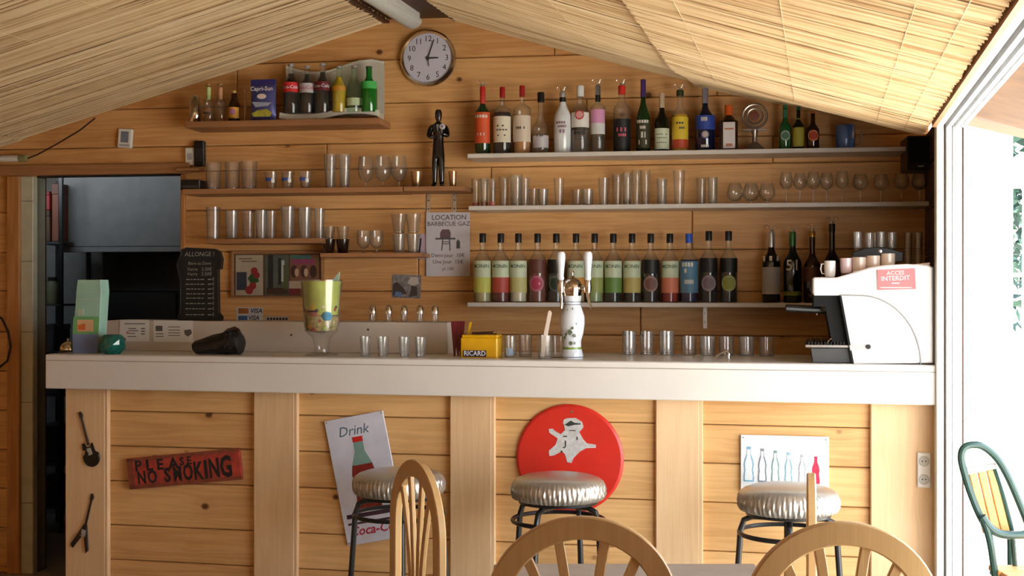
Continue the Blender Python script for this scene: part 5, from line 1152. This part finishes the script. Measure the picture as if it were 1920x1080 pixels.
# sweets goblet
k = B.k(605, -.16); t = thing('sweets_goblet', 'giant glass goblet filled with sweets and coloured paper', 'goblet', B.at(603, -.16, CT), RB)
MB().lathe([(0, 0), (30*k, 0), (31*k, 2*k), (14*k, 6*k), (13*k, 12*k), (17*k, 32*k), (20*k, 36*k), (31*k, 46*k), (34*k, 62*k), (36*k, 110*k), (39*k, 142*k), (37.6*k, 142*k), (34.5*k, 110*k), (32.5*k, 62*k), (29*k, 47*k), (0, 40*k)], 28).build('goblet_glass', GL, t)
m = MB(); m.lathe([(0, 43*k), (27*k, 47*k), (31*k, 58*k), (31.5*k, 74*k), (0, 74*k)], 24); m.build('filling', C('straw filling', 170, 150, 84, .8, var=.5, scale=90), t)
sw = [('red', (180, 50, 40)), ('olive', (120, 116, 50)), ('cream', (226, 214, 170)), ('lime', (160, 190, 60)), ('black', (30, 30, 30)), ('orange', (220, 130, 40))]
for i in range(26):
    a = random.uniform(-1.6, 1.6); z = random.uniform(50, 96); r = 28.5+(z-50)*.04; nm, rgb = sw[i % 6]
    m = MB(); m.M = Matrix.Translation((r*math.sin(a)*k, -r*math.cos(a)*k, z*k)) @ Matrix.Rotation(a+random.uniform(-.5, .5), 4, 'Z') @ Matrix.Rotation(random.uniform(-1, 1), 4, 'Y')
    m.lathe([(0, -4*k), (3*k, -2.5*k), (3.6*k, 0), (3*k, 2.5*k), (0, 4*k)], 8); m.build('sweet', C('sweet '+nm, *rgb, .3), t)
MB().lathe([(30*k, 76*k), (33*k, 100*k), (35*k, 128*k), (37*k, 139*k), (36.2*k, 139*k), (34*k, 128*k), (32*k, 100*k), (29*k, 76*k)], 24, mod=lambda a, z: 1+.012*math.sin(9*a)).build('paper_lining', C('lime tissue', 186, 196, 84, .6, var=.25), t)
m = MB(); m.M = Matrix.Translation((-4*k, -17*k, 0)); m.lathe([(0, 46*k), (11*k, 46*k), (15*k, 82*k), (0, 82*k)], 18); m.build('red_cup', C('brick red cup', 168, 62, 44, .4), t)
m = MB(); m.M = Matrix.Translation((-4*k, -20*k, 0)); m.lathe([(0, 84*k), (12*k, 84*k), (12.5*k, 106*k), (0, 106*k)], 18); m.build('yellow_cup', C('mustard cup', 212, 172, 40, .4), t)
m = MB(); m.M = Matrix.Translation((-4*k, -19*k, 0)); m.lathe([(13*k, 81*k), (15.6*k, 83*k), (13*k, 85*k)], 18); m.build('cup_band', C('plum band', 86, 40, 70), t)
m = MB(); m.lathe([(0, -11*k), (8*k, -7*k), (11*k, 0), (8*k, 7*k), (0, 10*k)], 14, 18*k, -21*k, 74*k); m.build('blue_ball', C('sky blue ball', 96, 156, 190, .4), t)
m = MB(); m.prism([(14*k, 132*k), (34*k, 138*k), (36*k, 156*k), (28*k, 148*k)], -.004, .002); m.build('paper_tip', C('grey green paper', 170, 196, 180), t, False)
# shot glasses and shakers
for i, (px, w_) in enumerate(((685, 21), (718, 22), (758, 22), (788, 21))):
    tumbler(B, px, -.14, CT, w_, 37, f'{od(i)} of four small shot glasses in front of the grey ledge', 'shot glasses on the counter', .8, GLT, name='shot_glass', base=.22)
for i, px in enumerate((699, 729, 758, 788, 816)):
    k = B.k(px, -.5); t = thing('salt_shaker', f'{od(i)} of five steel topped shakers along the back of the ledge', 'shaker', B.at(px, -.52, LEDGE), RB, 'shakers behind the ledge')
    MB().lathe([(0, 0), (6*k, 0), (6.5*k, 2*k), (6*k, 15*k), (0, 15*k)], 14).build('shaker_glass', GLT, t); MB().lathe([(6.6*k, 15*k), (6.6*k, 25*k), (4*k, 30*k), (0, 31*k)], 14).build('shaker_top', CHROME, t)
# menus
k = B.k(857, -.2); t = thing('menu_folder', 'dark red menu folder standing open beside the yellow box', 'menu', B.at(857, -.22, CT), RB)
for (a, b, tl) in ((-17, -4, 4), (-12, 2, 9), (-5, 6, 16)):
    m = MB(); m.prism([(b*k, 0), ((b+3)*k, 0), ((a+18+tl)*k*.0+(tl)*k, 66*k), ((tl-14)*k, 66*k)], -.002+a*.001, .001+a*.001); m.build('cover', C('dark red cover', 112, 26, 36, .4), t, False)
# yellow box
k = B.k(900, -.13); q = Loc(B, 900, -.12, CT); t = thing('yellow_box', 'yellow metal box lettered RICARD on the counter', 'box', q.o, RB)
MB().box(-38*k, 33*k, 0, .09, 0, 38*k, .004).build('box_body', C('deep yellow enamel', 216, 164, 16, .35), t, False); MB().box(-35*k, 33*k, -.001, .09, 38*k, 43*k, .003).build('lid', C('deep yellow enamel', 216, 164, 16, .35), t, False)
m = MB(); m.box(-33*k, 12*k, -.002, 0, 2*k, 14*k); m.build('name_panel', C('navy black panel', 26, 22, 44), t, False); m = MB(); m.text('RICARD', -10*k, 8*k, 12.5*k, -.0026, bold=.02, sx=.95); m.build('lettering', C('white lettering', 230, 230, 240), t, False)
m = MB(); m.tube([(-20*k, .04, 45*k), (22*k, .035, 47*k)], 2.6*k, 10); m.build('cigar', C('cigar brown', 76, 40, 26), t); m = MB(); m.tube([(22*k, .035, 47*k), (28*k, .035, 47*k)], 3.6*k, 10); m.build('chrome_tip', CHROME, t)
m = MB(); m.prism([(-44*k, 0), (-38*k, 0), (-24*k, 66*k), (-27*k, 66*k)], .06, .07); m.build('back_card', C('deep yellow enamel', 216, 164, 16, .35), t, False)
t = tumbler(B, 957, -.2, CT, 24, 40, 'wide jar with a small blue and white label right of the yellow box', None, .95, GLT, name='glass_jar'); kk = B.k(957); m = MB(); m.band(12.4*kk, 4*kk, 18*kk, -.5, .6, 6); m.build('label', C('pale blue label', 150, 176, 206), t)
t = tumbler(B, 985, -.24, CT, 26, 42, 'clear jar behind the labelled jar', None, .95, GL, name='glass_jar')
tumbler(B, 1022, -.12, CT, 30, 44, 'clear tumbler holding the white spatula', None, .9, GL, name='tumbler')
tumbler(B, 1046, -.22, CT, 24, 40, 'clear tumbler tucked behind the beer tap base', None, .9, GL, name='tumbler')
k = B.k(1020, -.12); t = thing('spatula', 'white flat spatula leaning in the tumbler left of the beer tap', 'spatula', B.at(1016, -.12, CT+.008), RB)
V = [((-3)*k, 0), (5*k, 0), (9*k, 30*k), (15*k, 62*k), (19*k, 82*k), (16*k, 87*k), (12*k, 85*k), (8*k, 64*k), (1*k, 32*k)]; MB().prism(V, -.002, .002, .0008).build('spatula_blade', C('ivory plastic', 232, 216, 200, .4), t, False)
# beer tap
k = B.k(1073, -.14); t = thing('beer_tap', 'white painted ceramic beer tap column with two handles', 'beer tap', B.at(1073, -.14, CT), RB)
CER = C('white porcelain', 214, 220, 228, .12, coat=.6, var=.04)
MB().lathe([(0, 0), (20*k, 0), (21*k, 6*k), (19*k, 14*k), (17*k, 22*k), (17*k, 34*k), (21*k, 48*k), (23.5*k, 66*k), (23*k, 80*k), (19*k, 92*k), (15.5*k, 102*k), (16*k, 110*k), (17.5*k, 114*k), (17*k, 118*k), (0, 118*k)], 32).build('porcelain_column', CER, t)
for z0, z1, nm, rgb in ((16, 22, 'olive glaze', (120, 150, 60)), (101, 102.2, 'grey glaze', (110, 116, 130)), (106, 107.2, 'grey glaze', (110, 116, 130)), (3, 4.4, 'grey glaze', (110, 116, 130))):
    r = 17.8 if z0 == 16 else (16.2 if z0 > 100 else 21.2); MB().lathe([(r*k, z0*k), (r*k*1.004+.0004, (z0+z1)/2*k), (r*k*(.975 if z0 == 16 else 1), z1*k)], 32).build('glaze_band', C(nm, *rgb, .2), t)
m = MB()
for (x, z, s_) in ((0, 50, 6), (4, 58, 4), (-8, 46, 4), (9, 44, 5), (-3, 88, 3), (4, 94, 2.5), (-6, 92, 2), (12, 66, 3), (-12, 40, 5), (0, 30, 5), (8, 30, 4)):
    wr_ = 24.2*k if 44 <= z <= 80 else 21*k if z > 80 or z > 38 else 19*k
    if z > 86: wr_ = 19.5*k
    if z <= 32: wr_ = 18.2*k
    n = 7; V = [(x*k, z*k)]+[((x+s_*.8*random.uniform(.6, 1)*math.cos(6.283*i/n))*k, (z+s_*random.uniform(.6, 1)*math.sin(6.283*i/n))*k) for i in range(n)]
    m.add([(wr_*math.sin(a/wr_), -wr_*math.cos(a/wr_), b) for a, b in V], [(0, i+1, (i+1) % n+1) for i in range(n)])
m.build('painted_motif', C('slate green glaze', 96, 110, 84, .3, var=.4, scale=90), t, False)
MB().lathe([(17.5*k, 118*k), (18*k, 124*k), (19*k, 130*k), (18*k, 140*k), (13*k, 148*k), (5*k, 152*k), (3*k, 156*k), (4*k, 160*k), (2.5*k, 165*k), (0, 166*k)], 28).build('metal_dome', C('polished nickel', 214, 206, 196, .1, metal=1), t)
NI = MATS['polished nickel']
for s_, hx in ((-1, -20), (1, 31)):
    m = MB(); m.tube([(s_*12*k, -4*k, 132*k), (s_*30*k*.8, -8*k, 134*k), (hx*k, -10*k, 134*k)], [5*k, 4.5*k, 6*k], 12); m.lathe([(0, 122*k), (6*k, 124*k), (7.5*k, 134*k), (6*k, 146*k), (0, 148*k)], 14, hx*k, -10*k); tbd = m.build('tap_body', NI, t)
    m = MB(); m.tube([(hx*k, -12*k, 124*k), ((hx+2)*k, -14*k, 112*k), ((hx+8 if s_ > 0 else hx+2)*k, -16*k, 94*k)], [3.5*k, 2.6*k, 2*k], 10); m.build('spout', NI, tbd)
    m = MB(); m.lathe([(0, 146*k), (5*k, 147*k), (6.5*k, 150*k), (5.5*k, 156*k), (7*k, 172*k), (8.8*k, 188*k), (8.6*k, 196*k), (6*k, 200*k), (0, 201*k)], 20, hx*k, -10*k); m.build('tap_handle', CER, tbd)
# row of upturned glasses at the back edge
for i, (px, w_, h_) in enumerate(((1180, 26, 44), (1213, 26, 44), (1250, 28, 45), (1291, 28, 36), (1326, 28, 36), (1362, 28, 36), (1400, 28, 36), (1437, 28, 36))):
    tumbler(B, px, -.5, CT, w_, h_, f'{od(i)} of eight glasses lined up behind the counter by the tap and machine', 'glasses lined up at the back of the counter', 1.0, (GLT, GL)[i % 2], name='bar_glass')
q = Loc(B, 1350, -.3, CT); k = B.k(1350, -.3); t = thing('sink_faucet', 'small bright chrome faucet spout behind the counter', 'faucet', q.o, RB)
m = MB(); m.tube([(16*k, 0, 0), (17*k, 0, 8*k), (14*k, 0, 13*k), (6*k, 0, 12*k), (-4*k, 0, 6*k), (-12*k, 0, 0.8*k)], 2.2*k, 10); m.build('spout', CHROME, t); MB().lathe([(0, 0), (4*k, 0), (3.4*k, 5*k), (0, 5*k)], 14, 16*k).build('faucet_base', CHROME, t)
m = MB(); m.tube([(-50*k, 0, 1*k), (-44*k, 0, 4*k), (-38*k, 0, 5*k)], 1*k, 8); m.build('lever', CHROME, t)

# ================================================================== COFFEE MACHINE (seen from its side)
OM = -.03; q = Loc(B, 1640, OM, CT+.001); k = B.k(1640, OM); t = thing('coffee_machine', 'big white espresso machine at the right end of the counter', 'coffee machine', q.o, RB)
P_ = lambda x, y: q.p(x, y); DP = .46
BODYM = C('glossy white casing', 226, 227, 228, .25, coat=.4, var=.02)
m = MB(); m.prism([P_(*a) for a in ((1524, 522), (1528, 520), (1570, 520), (1600, 511), (1630, 502), (1660, 497), (1700, 495), (1742, 497), (1749, 502), (1750, 681), (1599, 682), (1575, 554), (1527, 554), (1524, 550))], 0, DP, .005); m.build('casing', BODYM, t, True, 30)
m = MB(); m.prism([P_(*a) for a in ((1749.5, 500), (1754, 500), (1754, 682), (1749.5, 682))], .004, DP); m.build('back_panel', C('dark grey back', 92, 92, 90), t, False)
arc = []
for i in range(26):
    a = math.pi/2*i/25; arc.append(P_(1612+114*math.sin(a), 683-129*math.cos(a)))
arc = [P_(1576, 553.6), P_(1590, 553.4)]+arc
m = MB(); m.sweep(arc, [(a, b-.0005) for a, b in rsec(2.6*k, .003, .0004)]); m.build('side_trim', C('grey side trim', 128, 128, 124, .4), t)
m = MB(); m.prism([P_(*a) for a in ((1592, 647), (1690, 645), (1670, 651), (1640, 656), (1594, 657))], -.003, .0, .001); m.build('side_groove', C('grey recess', 186, 186, 184, .4), t, False)
m = MB(); m.M = Matrix.Translation((P_(1628, 650)[0], -.003, P_(1628, 650)[1])) @ RX; m.lathe([(0, .006), (4*k, .005), (4.6*k, 0), (0, 0)], 18); m.build('side_knob', INK, t)
m = MB(); m.prism([P_(*a) for a in ((1526, 554), (1573, 554), (1597, 680), (1585, 680), (1560, 640), (1548, 575), (1526, 575))], .03, DP-.02); m.build('front_panel', C('black machine front', 14, 14, 15, .6, spec=.2), t, False)
m = MB(); m.prism([P_(*a) for a in ((1574, 555), (1578, 555), (1601, 682), (1597, 682))], -.001, .02); m.build('front_edge', C('black machine front', 14, 14, 15, .6, spec=.2), t, False)
for j, y in enumerate((.10, .32)):
    gx, gz = P_(1548, 562); m = MB(); m.lathe([(0, -22*k), (13*k, -22*k), (15*k, -16*k), (15*k, 6*k), (0, 6*k)], 20, gx, y, gz); gh = m.build('group_head', C('dark chrome', 70, 70, 72, .2, metal=.9), t)
    m = MB(); m.tube([(gx, y, gz-19*k), (gx-20*k, y-.01, gz-20*k), (gx-74*k, y-.03, gz-17*k)], [9*k, 7*k, 6.5*k], 14); m.build('portafilter', BLACK, gh)
    m = MB(); m.tube([(gx+6*k, y-.02, gz-4*k), (gx+8*k, y-.03, gz-14*k), (gx+9*k, y-.02, gz-26*k)], 2*k, 8); m.tube([(gx-14*k, y, gz-24*k), (gx-14*k, y, gz-30*k)], 3*k, 8); m.build('spout', CHROME, gh)
m = MB(); x0_, z0_ = P_(1510, 650); x1_, z1_ = P_(1596, 646)
m.box(x0_, x1_, .01, DP-.02, q.z(1550, 652), q.z(1550, 647), .001); m.build('drip_tray_rim', STEEL, t, False)
m = MB(); m.prism([P_(*a) for a in ((1520, 653), (1593, 653), (1598, 681), (1524, 681))], .015, DP-.02, .002); m.build('drip_tray', C('dark grey tray', 58, 58, 58, .5), t, False)
m = MB()
for i in range(12): x = P_(1516+i*6, 0)[0]; m.box(x, x+2*k, .02, DP-.03, q.z(1550, 646.5), q.z(1550, 642))
m.build('drip_grate', BLKM, t, False)
m = MB(); m.tube([(P_(1564, 0)[0], .05, q.z(1564, 646)), (P_(1563, 0)[0], .05, q.z(1564, 632)), (P_(1556, 0)[0], .05, q.z(1564, 640)), (P_(1552, 0)[0], .05, q.z(1564, 646))], 2.4*k, 8); m.lathe([(0, 0), (6*k, 2*k), (6*k, 10*k), (0, 12*k)], 12, P_(1564, 0)[0], .05, q.z(1564, 634)); m.build('steam_wand', CHROME, t)
m = MB(); m.prism([P_(*a) for a in ((1600, 508), (1745, 492), (1745, 496), (1660, 496.5), (1630, 501), (1600, 510.5))], .03, DP-.02); m.build('cup_tray', C('beige tray rail', 214, 196, 172, .4), t, False)
q2 = Loc(B, 1680, OM+.004, B.H(1680, 524, OM+.004)); k2 = B.k(1680, OM); t = thing('warning_sticker', 'pink red sticker lettered ACCES INTERDIT on the coffee machine', 'sticker', q2.o, RB)
m = MB(); m.prism([(-34*k2, 18*k2), (34*k2, 21*k2), (36*k2, -18*k2), (-33*k2, -20*k2)], -.001, 0); m.build('sticker', C('pink red vinyl', 206, 108, 112, .4, var=.05), t, False)
m = MB(); m.text('ACCES', -1*k2, 12*k2, 10.5*k2, -.0016, rot=.04, bold=.01); m.text('INTERDIT', -1*k2, 2*k2, 12*k2, -.0016, rot=.04, bold=.01); m.box(-8*k2, 6*k2, -.0016, -.001, -8*k2, -6*k2); m.box(-28*k2, 28*k2, -.0016, -.001, -16*k2, -14.5*k2); m.build('lettering', C('pale pink lettering', 240, 200, 200), t, False)
WC = C('white china', 226, 222, 216, .15, coat=.5)
MT = B.H(1556, 520, OM-.05)
mug(B, 1556, OM-.10, MT+.002, 21, 30, 'white cup with a handle standing on the front of the coffee machine', WC, -1, 'coffee_cup', 'cup')
mug(B, 1587, OM-.13, MT+.016, 23, 28, 'pinkish white cup, second on top of the coffee machine', C('pinkish china', 222, 196, 198, .2, coat=.5), 0, 'coffee_cup', 'cup')
for i, (px, dy) in enumerate(((1611, 16), (1637, 19), (1665, 23))):
    mug(B, px, OM-.12, B.H(px, 520-dy*1.0+5, OM-.05), 26, 27, f'{od(i)} of three brownish white cups in the row on top of the coffee machine', C('shaded china', 206, 186, 168, .25, coat=.4), 0, 'coffee_cup', 'cup', 'cups in the row on the coffee machine')
k = B.k(1645, -.3); t = thing('cup_rack', 'black curved cup rack on the back of the coffee machine', 'rack', B.at(1645, OM-.32, CT+.001+184*B.k(1645, -.3)), RB)
m = MB(); m.prism([(-46*k, 0), (46*k, 0), (48*k, 18*k), (20*k, 26*k), (0, 28*k), (-24*k, 26*k), (-46*k, 18*k)], -.01, .06, .003); m.build('rack_body', BLACK, t, False); m = MB(); m.M = Matrix.Translation((5*k, -.011, 20*k)) @ RX; m.lathe([(0, .002), (3.4*k, .001), (3.4*k, 0)], 12); m.build('badge', STEEL, t)
for i, (px, hh) in enumerate(((1608, 30), (1630, 28), (1652, 30), (1672, 29))):
    tumbler(B, px, OM-.30, CT+.002+210*B.k(1645, -.3), 16, hh, f'{od(i)} of four small glasses upside down on the black cup rack', 'small glasses on the cup rack', 1.1, GLT, name='small_glass')

# ================================================================== FURNITURE
SILV = C('silver vinyl', 186, 182, 174, .3, metal=.75, var=.06)
def pleat(a, z): return 1+(.022*abs(math.sin(24*a+z*60+2*math.sin(5*a)))+.014*math.sin(61*a+z*40)+.010*math.sin(97*a-z*80))*min(1, max(0, (.075-z)/.03))
def stool(px, Z, rz, label):
    o = Vector(((px-960)/FPX*Z, Z, 0)); t = thing('bar_stool', label, 'bar stool', o, rz, 'silver padded bar stools along the bar')
    R = .166; m = MB(); H0 = .662
    pr = [(0, 0), (R*.9, 0), (R*.97, .006), (R, .02), (R*1.005, .035), (R, .052), (R*.97, .064), (R*.9, .074), (R*.75, .083), (R*.45, .091), (0, .094)]
    m.lathe(pr, 300, 0, 0, H0, mod=lambda a, z: pleat(a, z)); me = m.build('seat_pad', SILV, t, True, 60)
    MB().lathe([(0, -.012), (R*.86, -.012), (R*.88, 0), (0, 0)], 40, 0, 0, H0).build('seat_board', BLKM, t)
    for i in range(4):
        a = math.pi/4+i*math.pi/2; c, s_ = math.cos(a), math.sin(a)
        pts = [(.02*c, .02*s_, H0-.022), (.12*c, .12*s_, H0-.022), (.148*c, .148*s_, H0-.034), (.16*c, .16*s_, H0-.07), (.163*c, .163*s_, H0-.12), (.2*c, .2*s_, 0.012)]
        MB().tube(pts, .0105, 10).build('leg', BLKM, t); MB().lathe([(0, 0), (.014, 0), (.013, .02), (0, .02)], 10, .2*c, .2*s_).build('foot_cap', BLACK, t)
    for rr, z in ((.165, H0-.075), (.186, .24)):
        MB().tube([(rr*math.cos(a), rr*math.sin(a), z) for a in [2*math.pi*i/40 for i in range(40)]], .008, 8, True).build('foot_ring', BLKM, t)
    return t
stool(748, 4.72, .95, 'left bar stool, in front of the tilted tin sign, silver pad')
stool(1047, 4.6, .25, 'middle bar stool with pleated silver pad before the red disc')
stool(1478, 4.35, .6, 'right bar stool with silver pad before the bottle poster')
def chair(px, Z, rz, label, H=.95, mt=BEECH):
    # back in the local xz plane at y = 0, seat towards +y
    o = Vector(((px-960)/FPX*Z, Z, 0)); t = thing('wooden_chair', label, 'chair', o, rz, 'pale wooden hoop back chairs round the table')
    A, zs = .176, H-.19
    path = [(-A-.004, .44), (-A-.002, .6)]+[(-A*math.cos(a), zs+(H-.023-zs)*math.sin(a)) for a in [math.pi*i/28 for i in range(29)]]+[(A+.002, .6), (A+.004, .44)]
    path = path[::-1]
    MB().sweep(path, rsec(.047, .022, .003)).build('back_hoop', mt, t, True, 30)
    for xb, xt, zt in ((-.03, -.118, H-.075), (-.012, -.05, H-.038), (.012, .05, H-.038), (.03, .118, H-.075)):
        p = []
        for i in range(13):
            u = i/12; z = .45+(zt-.45)*u; p.append((xb+(xt-xb)*(u**2.3), z))
        MB().sweep(p, rsec(.021, .012, .002)).build('back_splat', mt, t, True, 30)
    sp = [(.2*math.cos(a)*(1 if math.sin(a) > 0 else 1), .2+.2*math.sin(a)) for a in [2*math.pi*i/36 for i in range(36)]]
    sp = [(max(-.2, min(.2, x*1.15)), max(0.0, min(.41, y))) for x, y in sp]
    m = MB(); m.M = Matrix(((1, 0, 0, 0), (0, 0, 1, 0), (0, 1, 0, 0), (0, 0, 0, 1))); m.prism(sp, .43, .46, .0); m.build('seat', mt, t, True)
    for sx in (-1, 1):
        for y0, y1 in ((.03, -.06), (.36, .4)): MB().tube([(sx*.16, y0, .44), (sx*.165, (y0+y1)/2, .25), (sx*.185, y1, 0.0)], [.018, .017, .012], 12).build('leg', mt, t)
    for y in (.19,): MB().tube([(-.172, y, .2), (.172, y, .2)], .009, 8).build('stretcher', mt, t)
    for sx in (-1, 1): MB().tube([(sx*.175, -.02, .2), (sx*.175, .38, .2)], .009, 8).build('stretcher', mt, t)
    return t
chair(1091, 2.635, 0.0, 'nearest chair at bottom centre, back turned to the room, hoop seen full width')
chair(1579, 2.575, -.0, 'chair at bottom right, hoop back seen full width below the right stool')
chair(1521, 3.24, math.radians(77.5), 'chair seen edge on, a narrow upright in front of the right stool')
chair(781, 3.5, math.radians(-66), 'chair turned sideways at the left end of the table, narrow tall hoop')
# table
tx0, tx1, ty0, ty1 = -.045, .60, 2.70, 3.16
t = thing('dining_table', 'grey topped table between the wooden chairs at the bottom edge', 'table', ((tx0+tx1)/2, (ty0+ty1)/2, 0))
hw_, hd_ = (tx1-tx0)/2, (ty1-ty0)/2
MB().box(-hw_, hw_, -hd_, hd_, .715, .74, .004).build('table_top', C('grey brown laminate top', 176, 164, 152, .5), t, False)
for sx in (-1, 1):
    for sy in (-1, 1): MB().box(sx*(hw_-.05)-.02, sx*(hw_-.05)+.02, sy*(hd_-.05)-.02, sy*(hd_-.05)+.02, 0, .715, .004).build('leg', BLKM, t, False)
MB().box(-hw_+.05, hw_-.05, -hd_+.04, hd_-.04, .66, .714).build('apron', BLKM, t, False)
# outdoor chair
Zc_ = 3.9; kk = Zc_/FPX; O = Vector(((1875-960)*kk, Zc_, 0)); t = thing('garden_chair', 'dark green tubular garden chair with a slatted back, outside on the right', 'chair', O, 0)
G = C('dark green painted tube', 40, 70, 64, .3, var=.1)
def OP(x, y, dy=0): return ((x-1875)*kk*(1+dy/Zc_), dy, HC-(y-540)*kk*(1+dy/Zc_))
hoopp = [(1868, 1000), (1848, 965), (1830, 920), (1818, 880), (1814, 855), (1820, 839), (1836, 834), (1856, 838), (1880, 858), (1900, 890), (1920, 935), (1940, 985), (1960, 1040)]
def smooth(pts, n=4):
    out = []
    P = [pts[0]]+list(pts)+[pts[-1]]
    for i in range(1, len(P)-2):
        for j in range(n):
            u = j/n; out.append(tuple(.5*((2*P[i][c])+(-P[i-1][c]+P[i+1][c])*u+(2*P[i-1][c]-5*P[i][c]+4*P[i+1][c]-P[i+2][c])*u*u+(-P[i-1][c]+3*P[i][c]-3*P[i+1][c]+P[i+2][c])*u**3) for c in range(2)))
    return out+[pts[-1]]
MB().tube([OP(x, y, .05) for x, y in smooth(hoopp)], .0115, 10).build('back_frame', G, t)
MB().tube([OP(x, y, .02) for x, y in smooth([(1846, 968), (1862, 990), (1884, 1002), (1920, 1003), (1960, 1000)])], .013, 10).build('arm_rest', G, t)
MB().tube([OP(x, y, .02) for x, y in smooth([(1848, 972), (1860, 1010), (1868, 1060), (1872, 1130), (1872, 1410)])], .0115, 10).build('leg', G, t)
MB().tube([OP(1940, 985, -.3), OP(1944, 1405, -.3)], .0115, 10).build('leg', G, t); MB().tube([OP(1960, 1000, .3), OP(1966, 1405, .3)], .0115, 10).build('leg', G, t)
MB().tube([OP(x, y, .07) for x, y in smooth([(1878, 874), (1890, 910), (1902, 950), (1914, 1000), (1920, 1070)])], .008, 8).build('back_bar', G, t)
WV = C('honey coloured slat', 222, 158, 92, .5, var=.25, scale=30)
for i in range(3):
    x = 1832+i*17; m = MB(); a, b, c, d = OP(x, 886-i*2, .07), OP(x+14, 884-i*2, .07), OP(x+44, 1000, .07), OP(x+28, 1000, .07)
    m.prism([(p[0], p[2]) for p in (a, b, c, d)], .065, .077, .002); m.build('back_slat', WV, t, False)
m = MB(); m.prism([(p[0], p[2]) for p in (OP(1824, 884), OP(1882, 874), OP(1884, 884), OP(1828, 896))], .06, .08, .002); m.build('top_slat', C('grey slat', 196, 196, 190), t, False)
for i in range(4):
    m = MB(); x0_, _, z_ = OP(1872, 1075); m.box(x0_, x0_+.42, -.3+i*.1, -.215+i*.1, z_-.01, z_+.008, .003); m.build('seat_slat', WV, t, False)
MB().tube([(OP(1872, 1078)[0], .05, OP(1872, 1080)[2]), (OP(1872, 1078)[0]+.1, -.3, OP(1872, 1080)[2])], .0105, 8).build('seat_rail', G, t)
